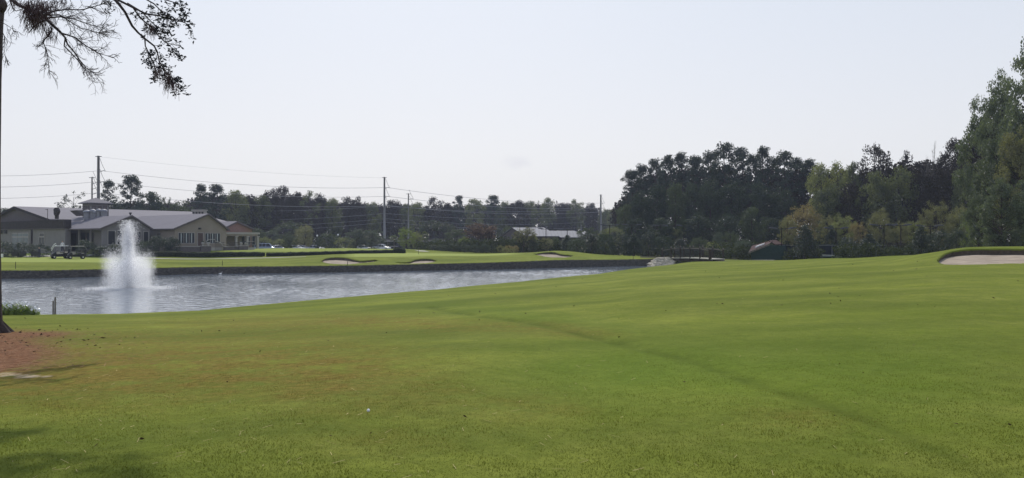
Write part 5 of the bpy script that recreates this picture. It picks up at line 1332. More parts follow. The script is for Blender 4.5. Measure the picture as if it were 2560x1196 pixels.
def stones(name, place, n, smin, smax, mat, seed, label=None, cat=None, kind=None, loc=None):
    rng = np.random.default_rng(seed); mb = MB()
    for i in range(n):
        p = place(rng); s = rng.uniform(smin, smax); b = len(mb.v)
        mb.ball(p, (s * rng.uniform(.9, 1.4), s * rng.uniform(.8, 1.2), s * rng.uniform(.3, .55)), 6, 4, .35)
    o = mb.build(name, M[mat], None); tag(o, label, cat, None, kind); return o
def rip(rng):
    u = rng.uniform(); v = rng.uniform(); pxx = 1624 + 62*u; top = 644 + 3*abs(u - .6) + max(0, .28 - u)*40; bot = 665.5 - max(0, u - .8)*40
    y = top + (bot - top) * v; D = 120.2 - 1.6*v + u*1.0
    return tuple(at(pxx, y, D) + Vector((0, .15, -.08)))
stones('riprap', rip, 260, .2, .42, 'stone_pale', 3, kind='stuff')
mb = MB(); mb.poly([at(1622, 667, 119.3), at(1690, 667, 120.2), at(1690, 645, 123), at(1655, 643, 122.4), at(1632, 652, 121)]); tag(mb.build('bank_slope', M['stone_grey']), kind='structure')
def lw(rng):
    u = rng.uniform(); row = int(rng.integers(0, 4)); px_ = 1712 + 44*u; D = 115.6 - 1.4*math.sin(u*3.0) + .3*u
    zt = -1.95 - .15*u; z = zt - row * .17 * (1 - .5*u)
    return ((px_ - CX)/F*D, D, z)
stones('low_stone_wall', lw, 110, .10, .17, 'stone_grey', 5, 'short low curved stone wall at the water in front of the footbridge', 'stone wall')
# dark creek abutment under the deck
mb = MB(); a = pxD(1694, 124); b = pxD(1775, 116.5); mb.hexa([Zv(p, z) for z in (-3, -1.75) for p in (b - ax*1.2 + pr*.1, b + ax*.6 + pr*.1, b + ax*.6 + pr*WD, b - ax*1.2 + pr*WD)])
o = fpart(mb, 'abutment', 'wood_dark')

# ---------------------------------------------------------------- metal-roofed building in the middle distance
mrb = empty('metal_roofed_building', (6, 176, -1.2), 0, 'low dark building with two pale ribbed metal roofs behind shrubs', 'building')
def mpart(mb, name, mat, par=None):
    o = mb.build(name, M[mat], None); o.parent = par or mrb
    if par is None: o.matrix_parent_inverse = Matrix.Translation(-mrb.location)
    return o
def shed(x0, x1, yr, D, ye, run, par_fn, L0=0, leftgable=True):
    """ridge from x0 to x1, front slope coming toward the view"""
    r0 = at(x0, yr, D); r1 = at(x1, yr, D + .6); ze = CZ + (HY - ye) / F * (D - run)
    dn = Vector((run * .42, -run * .9, 0)); e0 = r0 + dn; e1 = r1 + dn; e0.z = e1.z = ze; b0 = r0 - dn; b1 = r1 - dn; b0.z = b1.z = ze
    m = MB(); up = Vector((0, 0, .12)); m.hexa([e0, e1, r1, r0, e0 + up, e1 + up, r1 + up, r0 + up]); m.hexa([r0, r1, b1, b0, r0 + up, r1 + up, b1 + up, b0 + up]); rf = par_fn(m, 'roof', 'roof_light')
    w = MB(); i = (r1 - r0).normalized() * .3
    g = lambda p, z: Vector((p.x, p.y, z))
    for q, s in ((r0, i), (r1, -i)):
        ee = (e0 if q is r0 else e1) * .97 + (q) * .03 + s; bb = (b0 if q is r0 else b1) * .97 + q * .03 + s
        w.poly([g(ee, -1.6), g(bb, -1.6), g(bb, ze), g(q + s, q.z - .02), g(ee, ze)])
    w.poly([g(e0 * .93 + r0 * .07 + i, -1.6), g(e1 * .93 + r1 * .07 - i, -1.6), g(e1 * .93 + r1 * .07 - i, ze + .2), g(e0 * .93 + r0 * .07 + i, ze + .2)])
    par_fn(w, 'wall', 'gable_dark'); return rf
shed(1280, 1360, 570.5, 184, 592, 7.5, mpart); shed(1372, 1436, 578.5, 186, 595, 6, mpart); shed(1440, 1464, 580.5, 192, 590, 5, mpart)

# ---------------------------------------------------------------- green hut with skylight
hut = empty('green_hut', (37, 118, -1.9), 0, 'dark green hut with a brown-red roof and a white skylight right of the footbridge', 'hut')
def hpart(mb, name, mat): 
    o = mb.build(name, M[mat], None); o.parent = hut; o.matrix_parent_inverse = Matrix.Translation(-hut.location); return o
D_ = 124
e0, e1 = at(1872, 632, D_ - 2), at(1918, 614.5, D_ + 1); r0, r1 = at(1880, 617, D_ + 2.5), at(1933, 602, D_ + 5)
m = MB(); up = Vector((0, 0, .14)); m.hexa([e0, at(1924, 611.5, D_ - 1.5), r1, r0, e0 + up, at(1924, 611.5, D_ - 1.5) + up, r1 + up, r0 + up]); hpart(m, 'roof', 'red_roof')
p0 = at(1924, 611.5, D_ - 1.5)
f = MB(); f.hexa([e0 + Vector((0, -.12, -.14)), p0 + Vector((0, -.12, -.14)), p0 + Vector((0, -.02, -.14)), e0 + Vector((0, -.02, -.14)), e0 + Vector((0, -.12, .16)), p0 + Vector((0, -.12, .16)), p0 + Vector((0, -.02, .16)), e0 + Vector((0, -.02, .16))]); hpart(f, 'fascia', 'bark_grey')
s = MB(); q = [at(1888, 621.8, D_ + .2), at(1909, 613.9, D_ + .2), at(1912, 612.2, D_ + 1.3), at(1892, 619.4, D_ + 1.3)]; s.hexa([v + Vector((0, 0, .1)) for v in q] + [v + Vector((0, 0, .3)) for v in q]); hpart(s, 'skylight', 'white')
w = MB(); a, b, c, d = at(1878, 640, D_ - 1.6), at(1962, 640, D_ - 1.2), at(1966, 640, D_ + 5), at(1884, 640, D_ + 5)
ztl, ztr = CZ - 29/F*D_, CZ - 11/F*D_
w.poly([Zv(a, -2.6), Zv(b, -2.6), Zv(b, ztr - .25), Zv(p0, p0.z - .12), Zv(a, e0.z + .08)]); w.poly([Zv(b, -2.6), Zv(c, -2.6), Zv(c, ztr), Zv(b, ztr - .25)]); w.poly([Zv(d, -2.6), Zv(a, -2.6), Zv(a, e0.z + .08), Zv(d, ztl + .4)]); w.poly([Zv(c, -2.6), Zv(d, -2.6), Zv(d, ztl + .4), Zv(c, ztr)])
hpart(w, 'wall', 'green_wall')
m = MB(); a0, a1, a2, a3 = at(1922, 603.8, D_ + 3), at(1938, 613.5, D_ + 1), at(1958, 612.5, D_ + 4), at(1940, 602, D_ + 6); m.hexa([a0, a1, a2, a3] + [v + up for v in (a0, a1, a2, a3)]); hpart(m, 'rear_roof', 'red_roof')

# ---------------------------------------------------------------- tennis courts: fence, net, lights
tag(MB().poly([at(1985, 642, 122), at(2310, 642, 118), at(2300, 636, 142), at(1960, 636, 146)]).build('tennis_court', M['court']), kind='structure')
fe = empty('court_fence', (50, 124, -1.8), 0, 'court fence hung with dark windscreen fabric left of the bunker mound', 'fence')
def fepart(mb, name, mat): 
    o = mb.build(name, M[mat], None); o.parent = fe; o.matrix_parent_inverse = Matrix.Translation(-fe.location); return o
xs_ = [1948, 1990, 2035, 2080, 2125, 2170, 2215, 2262, 2305]; Ds_ = [128, 127, 126, 125, 124, 123, 122, 121, 120]
tops = [at(x, 613.5, d) for x, d in zip(xs_, Ds_)]
for p in tops: m = MB(); m.tube([Zv(p, -2.4), p + Vector((0, 0, .05))], .045, 6); fepart(m, 'post', 'pole')
for a, b in zip(tops[:-1], tops[1:]):
    m = MB(); m.hexa([Zv(a, -2.3), Zv(b, -2.3), Zv(b, -2.3) + Vector((0, .02, 0)), Zv(a, -2.3) + Vector((0, .02, 0)), a - Vector((0, 0, .12)), b - Vector((0, 0, .12)), b + Vector((0, .02, -.12)), a + Vector((0, .02, -.12))]); fepart(m, 'windscreen_panel', 'screen_mesh')
m = MB(); m.tube(tops, .03, 5); fepart(m, 'top_rail', 'wire')
ne = empty('court_net', (46, 116, -1.6), 0, 'pale top band of a court net beside the dark glossy shrub', 'net')
a, b = at(2055, 637.5, 117), at(2140, 639.2, 112); m = MB(); m.hexa([a - Vector((0,0,.07)), b - Vector((0,0,.07)), b + Vector((0,.03,-.07)), a + Vector((0,.03,-.07)), a, b, b + Vector((0,.03,0)), a + Vector((0,.03,0))]); o = m.build('band', M['white'], None); o.parent = ne; o.matrix_parent_inverse = Matrix.Translation(-ne.location)
m = MB()
for p in (a, b): m.tube([Zv(p, -2.3), p], .04, 6)
o = m.build('posts', M['black'], None); o.parent = ne; o.matrix_parent_inverse = Matrix.Translation(-ne.location)
def court_light(px, y, D, arms, label):
    p = at(px, y, D); z0 = -1.8; t = empty('court_light', Zv(p, z0), 0, label, 'light pole', 'light poles of the tennis courts'); h = p.z - z0
    m = MB(); m.tube([(0,0,-.5), (0,0,h + .05)], [.11, .07], 8); m.build('pole', M['wood_dark'], t, True)
    x0, x1 = min(arms), max(arms); s = D / F; m = MB(); m.tube([((x0 - px)*s, 0, h - .03), ((x1 - px)*s, 0, h - .03)], .05, 5); m.build('crossarm', M['wood_dark'], t)
    for xa in arms:
        m = MB(); c = Matrix.Translation(((xa - px)*s, -.05, h + .06)) @ Matrix.Rotation(R(8 if xa < px else -8), 4, 'Y')
        m.box((-.62, -.3, -.06), (.62, .3, .1), c); m.box((-.35, -.2, .1), (.35, .2, .17), c); m.build('lamp_head', M['lamp_metal'], t)
for a in [(1365, 573, 168, (1352, 1378), 'light pole above the left metal roof'), (1418, 575, 168, (1406, 1430), 'light pole above the right metal roof'),
          (1524, 564, 158, (1508, 1540), 'light pole leftmost over the tall dark hedge'), (1579, 563, 158, (1563, 1597), 'second light pole from the left over the tall dark hedge'), (1710, 565, 160, (1640, 1662, 1698), 'light pole behind the yellow-green dome right of the hedge'),
          (1755, 572, 175, (1745, 1765), 'light pole low against the dark pines above the bridge'), (1808, 572, 175, (1798, 1818), 'second light pole low against the dark pines'), (1690, 555, 185, (1684, 1697), 'farther light pole, left of three high lamps on the pines'), (1745, 556, 185, (1738, 1752), 'farther light pole, middle of three high lamps on the pines'), (1796, 557, 185, (1789, 1803), 'farther light pole, right of three high lamps on the pines'),
          (1954, 572, 125, (1934, 1980), 'light pole standing behind the green hut'), (2090, 572, 126, (2070, 2110), 'light pole behind the court fence, left of the largest olive tree'), (2210, 564, 126, (2184, 2232), 'left pole of a close pair of court lights'), (2252, 564, 122, (2225, 2268), 'right pole of a close pair of court lights'), (2326, 566, 118, (2300, 2345), 'light pole behind the pointed magnolia')]:
    court_light(*a)

# ---------------------------------------------------------------- carport and parked cars
cp = empty('carport', (-33, 212, -1.2), 0, 'long pale-edged carport roof behind the parked cars and palms', 'carport')
m = MB(); a, b = at(944, 602, 212), at(1108, 602, 216); m.hexa([Zv(p, z) for z in (1.05, 1.6) for p in (a, b, b + Vector((0, 6, 0)), a + Vector((0, 6, 0)))]); o = m.build('roof', M['trim'], None); o.parent = cp; o.matrix_parent_inverse = Matrix.Translation(-cp.location)
m = MB(); m.hexa([Zv(p, z) for z in (1.603, 1.9) for p in (a + Vector((-.2, -.2, 0)), b + Vector((.2, -.2, 0)), b + Vector((.2, 6.2, 0)), a + Vector((-.2, 6.2, 0)))]); o = m.build('roof_top', M['gable_dark'], None); o.parent = cp; o.matrix_parent_inverse = Matrix.Translation(-cp.location)
for i in range(8):
    p = a + (b - a) * (i / 7) + Vector((0, 1, 0)); m = MB(); m.tube([Zv(p, -1.8), Zv(p, 1.046)], .09, 6); o = m.build('post', M['pole'], None); o.parent = cp; o.matrix_parent_inverse = Matrix.Translation(-cp.location)

def car(kind, px, D, rz, mat, label):
    L_, W_, H_ = dict(van=(4.9, 1.95, 1.95), sedan=(4.6, 1.8, 1.42), suv=(4.8, 1.9, 1.72), pickup=(5.4, 1.95, 1.85))[kind]
    x = (px - CX) / F * D; t = empty('parked_' + ('car' if kind in ('sedan', 'suv') else kind), (x, D, H1(x, D)), rz, label, kind if kind in ('van', 'pickup') else 'car', 'cars in the clubhouse car park')
    belt = .62 * H_ if kind != 'van' else .55 * H_; h0 = .3
    prof = {'sedan': [(-1, .5), (-.98, .8), (-.6, .88), (-.32, 1.0), (.3, 1.0), (.62, .92), (.97, .85), (1, .5)], 'suv': [(-1, .5), (-.99, 1.0), (.3, 1.0), (.55, .94), (.95, .86), (1, .5)],
            'van': [(-1, .5), (-1, 1.0), (.6, 1.0), (.95, .84), (1, .5)], 'pickup': [(-1, .5), (-1, .92), (.35, .95), (.6, .95), (.97, .88), (1, .5)]}[kind]
    low = [(a * L_/2, b * belt) for a, b in prof]; ring = [(-L_/2, h0)] + low + [(L_/2, h0)]
    m = MB(); n = len(ring); secs = [(-W_/2 + .08, .0), (-W_/2, 1), (W_/2, 1), (W_/2 - .08, 0)]
    for i, (yy, f) in enumerate(((-W_/2 + .07, .96), (-W_/2, 1.0), (W_/2, 1.0), (W_/2 - .07, .96))):
        pass
    m.prism([(a, -W_/2, z) for a, z in ring], (0, W_, 0)); m.build('body', M[mat], t, False, .06)
    cab = {'sedan': [(-.72, 0), (-.42, 1), (.12, 1), (.5, 0)], 'suv': [(-.97, 0), (-.88, 1), (.18, 1), (.5, 0)], 'van': [(-.98, 0), (-.95, 1), (.42, 1), (.7, 0)], 'pickup': [(-.12, 0), (-.06, 1), (.3, 1), (.55, 0)]}[kind]
    z0, z1 = belt - .02, H_ - .07; ins = .09; w = W_/2 - .06
    def cabp(k0, k1, zz0, zz1, e=0):
        P = []
        for s, zz, i0, i1 in ((0, zz0, 0, 3), (1, zz1, 1, 2)):
            f = (zz - z0) / (z1 - z0); xa = (cab[0][0] + (cab[1][0] - cab[0][0]) * f) * L_/2; xb = (cab[3][0] + (cab[2][0] - cab[3][0]) * f) * L_/2; ww = w - ins * 1.4 * f + e
            P += [(xa - e, -ww, zz), (xb + e, -ww, zz), (xb + e, ww, zz), (xa - e, ww, zz)]
        return P
    m = MB(); m.hexa(cabp(0, 1, z0, z1)); m.build('windows', M['glass_dark'], t)
    m = MB(); m.hexa(cabp(0, 1, z1 - .02, z1 + .06, .02)); m.build('roof', M[mat], t, False, .02)
    m = MB()
    for fx in ([cab[0][0], -.25, .12, cab[3][0]] if kind != 'pickup' else [cab[0][0], cab[3][0]]):
        for sy in (-1, 1):
            f = 1; fx2 = {cab[0][0]: cab[1][0], cab[3][0]: cab[2][0]}.get(fx, fx)
            m.tube([(fx*L_/2, sy*(w + .012), z0), (fx2*L_/2, sy*(w - ins*1.4 + .012), z1)], .04, 4)
    m.build('pillars', M[mat], t)
    for sx in (-.62, .62):
        for sy in (-1, 1):
            c = Vector((sx*L_/2, sy*(W_/2 - .1), .33)); wl = empty_part('wheel', t, c)
            m = MB(); m.tube([(0, -.11, 0), (0, .11, 0)], .33, 16); m.build('tyre', M['rubber'], wl, False, .03); m = MB(); m.tube([(0, sy*.112, 0), (0, sy*.12, 0)], .2, 12); m.build('rim', M['rim'], wl)
    for sy in (-1, 1):
        m = MB(); m.box((L_/2 - .06, sy*(W_/2 - .35) - .2, belt*.68), (L_/2 + .015, sy*(W_/2 - .35) + .2, belt*.82)); m.build('headlight', M['white'], t)
    return t
def empty_part(name, parent, loc):
    o = bpy.data.objects.new(name, None); COL.objects.link(o); o.parent = parent; o.location = loc; return o
car('van', 663, 196, R(8), 'car_blue', 'pale blue-white van parked beside the porch corner')
car('sedan', 693, 200, R(35), 'car_silver', 'silver car parked right of the pale van')
car('sedan', 741, 198, R(-22), 'car_white', 'white car nose-down right of the dark tall shrub')
car('sedan', 757, 204, R(-20), 'car_silver', 'dark silver car half hidden behind the white car')
car('sedan', 789, 200, R(5), 'car_silver', 'silver sedan partly behind the lollipop tree')
car('sedan', 908, 204, R(15), 'car_white', 'pale car mostly hidden between the blue-grey trees')
car('suv', 953, 200, R(-5), 'car_white', 'white estate car with dark windows right of the blue-grey trees')
car('pickup', 996, 206, R(35), 'car_dark', 'dark pickup with a white roof edge below the left palm')
car('sedan', 846, 206, R(0), 'car_silver', 'grey car hidden behind shrubs left of the blue-grey trees')

# ---------------------------------------------------------------- golf carts
def golf_cart(px, D, rz, bodymat, roofmat, label):
    x = (px - CX) / F * D; t = empty('golf_cart', (x, D, H1(x, D) + .03), rz, label, 'golf cart', 'golf carts by the clubhouse')
    m = MB(); m.prism([(-1.2, -.55, .3), (-1.2, -.55, .8), (-.5, -.55, .85), (-.35, -.55, .35), (.45, -.55, .33), (.62, -.55, .95), (.8, -.55, .95), (1.2, -.55, .6), (1.2, -.55, .3)], (0, 1.1, 0)); m.build('body', M[bodymat], t, False, .05)
    m = MB(); m.box((-.55, -.52, .86), (-.05, .52, .98)); m.box((-.68, -.52, .98), (-.56, .52, 1.35)); m.build('seat', M['gable_dark'], t, False, .03)
    m = MB(); m.box((-1.05, -.6, 1.83), (.75, .6, 1.9)); m.build('roof', M[roofmat], t, False, .03)
    for a_, b_ in ((-.95, -.95), (.62, .78)):
        for sy in (-.52, .52): m = MB(); m.tube([(b_, sy, .85), (a_, sy, 1.83)], .025, 6); m.build('post', M['black'], t)
    m = MB(); m.hexa([(.73, -.5, 1.0), (.75, -.5, 1.0), (.75, .5, 1.0), (.73, .5, 1.0), (.6, -.5, 1.8), (.62, -.5, 1.8), (.62, .5, 1.8), (.6, .5, 1.8)]); m.build('windscreen', M['glass_dark'], t)
    m = MB(); m.tube([(.5, -.2, .95), (.3, -.2, 1.12)], .025, 6); m.tube([(.28 + .14*math.sin(k*.7), -.2 + .17*math.cos(k*.7), 1.12 + .05*math.sin(k*.7)) for k in range(10)], .02, 5); m.build('steering_wheel', M['black'], t)
    for sx in (-.82, .85):
        for sy in (-.5, .5):
            w = empty_part('wheel', t, (sx, sy, .23)); m = MB(); m.tube([(0, -.1, 0), (0, .1, 0)], .23, 14); m.build('tyre', M['rubber'], w, False, .03); m = MB(); m.tube([(0, -.112, 0), (0, .112, 0)], .12, 10); m.build('rim', M['rim'], w)
    for sy in (-.2, .2):
        m = MB(); m.tube([(-1.15, sy, .6), (-1.3, sy, 1.35)], [.14, .16], 10); b = m.build('golf_bag', M['black'], t); m = MB()
        for k in range(4): m.tube([(-1.29, sy + .05*(k-1.5), 1.3), (-1.33, sy + .06*(k-1.5), 1.6)], .012, 4)
        m.build('clubs', M['metal_duct'], b)
    return t
golf_cart(150, 117.8, R(222), 'black', 'car_white', 'golf cart on the left with a white roof and bags'); golf_cart(191, 117.2, R(217), 'black', 'trim', 'golf cart on the right, nearer the fountain')
# striped banner leaning by the left cart
m = MB(); t = empty('striped_banner', at(133, 628, 119.5), 0, 'slanting banner of two pale stripes left of the golf carts', 'banner')
for k, (a, b, c) in enumerate((((-.35, 0, .25), (.1, 0, .95), (.42, 0, 1.1)), ((-.3, 0, -.0), (.12, 0, .66), (.5, 0, .85)))):
    m = MB(); 
    for p, q in zip((a, b), (b, c)): p, q = Vector(p), Vector(q); m.hexa([p, q, q + Vector((0, .03, 0)), p + Vector((0, .03, 0)), p + Vector((0, 0, .11)), q + Vector((0, 0, .11)), q + Vector((0, .03, .11)), p + Vector((0, .03, .11))])
    m.build('stripe', M['white'], t)
m = MB(); m.tube([(-.35, .05, -1.7), (-.35, .05, .4)], .03, 6); m.build('pole', M['black'], t)

# bag stands and small things in front of the left block
for i, (x_, w_2, lab) in enumerate([(38, .9, 'dark low rack farthest left on the paving'), (58, .8, 'dark low rack second from the left on the paving'), (88, 1.1, 'dark low rack beside the standing slender figure')]):
    D_ = 121; p = at(x_, 640, D_); t = empty('bag_rack', (p.x, p.y, H1(p.x, p.y) + .03), 0, lab, 'rack', 'low dark racks on the paving'); m = MB()
    m.box((-w_2/2, -.2, .55), (w_2/2, .2, .62)); m.box((-w_2/2, -.03, .25), (w_2/2, .03, .9)); m.build('shelf', M['black'], t)
    for sx in (-1, 1):
        for sy in (-1, 1): m = MB(); m.tube([(sx*w_2*.46, sy*.17, 0), (sx*w_2*.46, sy*.17, .9)], .03, 5); m.build('leg', M['black'], t)
p = at(2, 637, 121); t = empty('white_sign_box', (p.x, p.y, H1(p.x, p.y)), 0, 'small white box at the left edge of the clubhouse lawn', 'box'); m = MB(); m.box((-.2, -.15, .05), (.3, .15, .62)); m.build('panel', M['white'], t, False, .02); m = MB(); m.box((-.15, -.1, 0), (.25, .1, .05)); m.build('foot', M['black'], t)

# people
def person(px, D, z, label, shirt='shirt', h=1.75):
    x = (px - CX) / F * D; z = H1(x, D) if z is None else z
    t = empty('person', (x, D, z), random.uniform(-.4, .4), label, 'person'); s = h / 1.75
    V = [(0,0,.95),(0,0,1.15),(0,0,1.38),(0,0,1.48),(0,0,1.6),(0,.01,1.7),(-.19,0,1.4),(-.25,.03,1.12),(-.22,-.1,.88),(-.2,-.14,.8),(.19,0,1.4),(.26,.02,1.12),(.24,-.08,.88),(.22,-.12,.8),(-.1,0,.9),(-.11,-.02,.5),(-.12,.02,.09),(-.13,-.12,.04),(.1,0,.9),(.11,-.02,.5),(.13,.03,.09),(.14,-.11,.04)]
    E = [(0,1),(1,2),(2,3),(3,4),(4,5),(2,6),(6,7),(7,8),(8,9),(2,10),(10,11),(11,12),(12,13),(0,14),(14,15),(15,16),(16,17),(0,18),(18,19),(19,20),(20,21)]
    Rr = [.15,.14,.16,.06,.09,.085,.065,.05,.04,.035,.065,.05,.04,.035,.1,.07,.045,.04,.1,.07,.045,.04]
    me = bpy.data.meshes.new('body'); me.from_pydata([tuple(Vector(v)*s) for v in V], E, []); o = link_mesh('body', me, M[shirt], t)
    sk = o.modifiers.new('skin', 'SKIN'); 
    for i, v in enumerate(me.skin_vertices[0].data): v.radius = (Rr[i]*s, Rr[i]*s*.85)
    me.skin_vertices[0].data[0].use_root = True
    o.modifiers.new('sub', 'SUBSURF').levels = 1; o.modifiers['sub'].render_levels = 1
    m = MB(); m.ball((0, -.005, 1.65*s), (.095*s, .11*s, .13*s), 10, 8); m.ball((0, -.115*s, 1.64*s), .018*s, 5, 4); m.build('head', M['skin'], t, True)
    m = MB(); m.ball((0, .02, 1.7*s), (.105*s, .115*s, .11*s), 10, 8); m.build('hair', M['black'], t, True)
    m = MB()
    for sx in (-1, 1): m.tube([(sx*.09*s, 0, .95*s), (sx*.11*s, -.02*s, .5*s), (sx*.12*s, .02*s, .1*s)], [.125*s, .09*s, .075*s], 10)
    m.build('trousers', M['trousers'], t, True)
person(156, 126.2, -.35, 'person in a pale shirt standing behind the left golf cart')
person(98, 120, None, 'slender distant person standing left of the golf carts', 'trousers', 1.6)

# ---------------------------------------------------------------- utility poles and wires
def upole(px, ytop, D, r, label, arms, z0=-1):
    top = at(px, ytop, D); t = empty('utility_pole', Zv(top, z0), 0, label, 'utility pole', 'tall poles of the power line'); h = top.z - z0
    m = MB(); m.tube([(0,0,-1), (0,0,h)], [r*1.35, r*.8], 12); m.build('shaft', M['pole'], t, True)
    m = MB(); m.box((-.75, -.1, h - .25), (.75, .1, h - .1)); m.build('top_bracket', M['pole'], t)
    for ya in arms:
        z = CZ + (HY - ya)/F*D - z0; w = 1.7
        m = MB(); m.tube([(r, 0, z - .35), (w*.7, 0, z), (w*1.05, 0, z - .1)], .07, 5); m.tube([(r, 0, z + 3.0), (w*.6, 0, z + 1.2), (w*.95, 0, z + .05)], .05, 5); m.build('insulator_arm', M['pole'], t)
    return t
upole(246, 390, 190, .34, 'tall steel pole behind the clubhouse tower, nearest of the line', (427, 454, 482))
upole(230, 443, 205, .2, 'thinner pole just left of the tall steel pole at the tower', (457, 470, 483))
upole(961, 443, 255, .33, 'middle utility pole standing in front of the far wood', (469, 491, 514))
upole(1021, 484, 262, .22, 'slimmer pole right of the middle utility pole', (497, 512))
upole(1502, 487, 345, .38, 'right-hand utility pole left of the pine stand', (508, 520))
upole(1452, 530, 345, .28, 'faint pale pole left of the right-hand utility pole', (545,))
def wire(a, b, sag, label, r=.05):
    m = MB(); P = []
    a, b = Vector(a), Vector(b)
    for i in range(25):
        t = i / 24; p = a.lerp(b, t); p.z -= sag * 4 * t * (1 - t); P.append(p)
    m.tube(P, r, 4, False); o = m.build('power_line', M['wire'], None); tag(o, label, 'power line', 'wires of the power line')
nm = ['top', 'middle', 'lowest']
for i, (y0, y1, y3, y5) in enumerate([(429, 427, 469, 508), (458, 454, 491, 520), (487, 482, 514, 530)]):
    wire(at(-400, y0 - 2, 150), at(250, y1, 190), 1.2, f'{nm[i]} wire left of the tall steel pole', .035)
    wire(at(252, y1, 190), at(966, y3, 255), 1.6, f'{nm[i]} wire between the tall steel pole and the middle pole', .04)
    wire(at(966, y3, 255), at(1506, y5, 345), 1.8, f'{nm[i]} wire between the middle pole and the right-hand pole', .05)
wire(at(246, 392, 190), at(961, 445, 255), 1.0, 'thin uppermost wire from the tall steel pole to the middle pole', .018)
for i, (y0, y1, y2) in enumerate([(522, 521, 530), (545, 540, 548), (562, 553, 562), (574, 562, 575)]):
    wire(at(560, y0 + 6, 225), at(961, y1 - 6, 258), .6, f'{ORD[i+1]} wire from the top crossing the dark wood left of the middle pole', .03)
    wire(at(961, y1 - 6, 258), at(1460, y2 - 6, 330), 1.4, f'{ORD[i+1]} wire from the top crossing the dark wood right of the middle pole', .035)

# ---------------------------------------------------------------- stakes, flag, bird, lamps
def stake(px, y, D, h, r, label, mat='wood_dark'):
    x = (px - CX)/F*D; z = max(H1(x, D), WATER_Z - .3); m = MB(); m.tube([(0,0,-.2), (0,0,h)], r, 6); o = m.build('stake', M[mat], None); o.location = (x, D, z); tag(o, label, 'stake')
stake(133, 788, 41.3, 0.72, .035, 'shorter of two brown stakes at the near shore', 'bark_grey'); stake(138, 788, 41.3, 0.92, .04, 'taller of two brown stakes at the near shore', 'bark_grey')
stake(39, 672, 85, .75, .03, 'thin dark stake on the far lawn near the left edge'); stake(556, 668, 96, .62, .03, 'thin dark stake on the far lawn below the steps'); stake(869, 663, 98.6, .5, .035, 'dark stake in front of the left far bunker'); stake(1583, 643, 121, .6, .03, 'thin stake on the bank left of the footbridge')
x = (1046 - CX)/F*124; t = empty('flagstick', (x, 124, H1(x, 124)), 0, 'flagstick with a dark hanging flag on the far putting green', 'flagstick'); m = MB(); m.tube([(0,0,0), (0,0,1.15)], .03, 6); m.build('stick', M['wood_dark'], t); m = MB(); m.prism([(0,0,.75), (.12,0,.7), (.14,0,1.05), (0,0,1.12)], (0, .03, 0)); m.build('flag', M['gable_dark'], t)
p = at(551, 686, 90.3); t = empty('white_bird', (p.x, p.y, WATER_Z), .4, 'small white bird at the foot of the far pond wall', 'bird')
m = MB(); m.ball((0,0,.16), (.26,.11,.12), 10, 7); m.tube([(.2,0,.2), (.3,0,.36), (.26,0,.5), (.32,0,.56)], [.06,.035,.03,.045], 8); m.tube([(-.2,0,.18), (-.38,0,.22)], [.08,.02], 6); m.tube([(.33,0,.56), (.44,0,.54)], [.02,.005], 5); m.build('body', M['white'], t, True); t.scale = (.55, .55, .55)
for i, (x_, y_, D_, lab) in enumerate([(845, 588, 176, 'globe lamp on a thin post among the car park shrubs'), (793, 590, 180, 'small pale lamp above the lollipop-shaped tree')]):
    p = at(x_, y_, D_); t = empty('lamp_post', Zv(p, -1.2), 0, lab, 'lamp post', 'lamps in the car park'); h = p.z + 1.2; m = MB(); m.tube([(0,0,-.3), (0,0,h - .1)], .06, 6); m.build('post', M['black'], t); m = MB(); m.ball((0,0,h), .22, 10, 8); m.build('globe', M['white'], t, True)

# ---------------------------------------------------------------- overhanging tree at the left
ot = empty('overhanging_tree', ((-30 - CX)/F*23.3, 23.3, -1.3), 0, 'near tree at the left edge with bare drooping twigs and dark leaf clusters overhead', 'tree')
def opart(me, name, mat, par=None):
    o = link_mesh(name, me, None, par or ot); 
    if mat is not None: me.materials.clear(); me.materials.append(M[mat])
    if par is None: o.matrix_parent_inverse = Matrix.Translation(-ot.location)
    return o
tb = ot.location; D0 = 23.3
m = MB(); trunk_px = [(-30, 848, 1.8), (-30, 838, 1.6), (-31, 822, 1.2), (-31, 800, 1.08), (-31, 760, 1.02), (-32, 600, .96), (-31, 400, .93), (-28, 200, .9), (-24, 60, .92), (-22, 0, 1.0), (-30, -120, .8), (-40, -300, .6), (-30, -500, .4)]
rw_ = 30 / F * D0
m.tube([at(x_, y_, D0) for x_, y_, k in trunk_px], [rw_ * k for x_, y_, k in trunk_px], 16)
m.ball(at(2, 12, D0), (.16, .2, .24), 8, 6, .2)
for a_ in range(7):
    an = a_ * .9; b0 = at(-36, 830, D0); m.tube([b0 + Vector((math.cos(an)*.3, math.sin(an)*.3, .25)), b0 + Vector((math.cos(an)*.62, math.sin(an)*.6, -.03)), b0 + Vector((math.cos(an)*.95, math.sin(an)*.9, -.3))], [.16, .11, .05], 6)
opart(m.mesh('trunk', None, True), 'trunk', 'bark')
rng = np.random.default_rng(12); br = MB(); tw = MB(); leafP = []; mossP = []
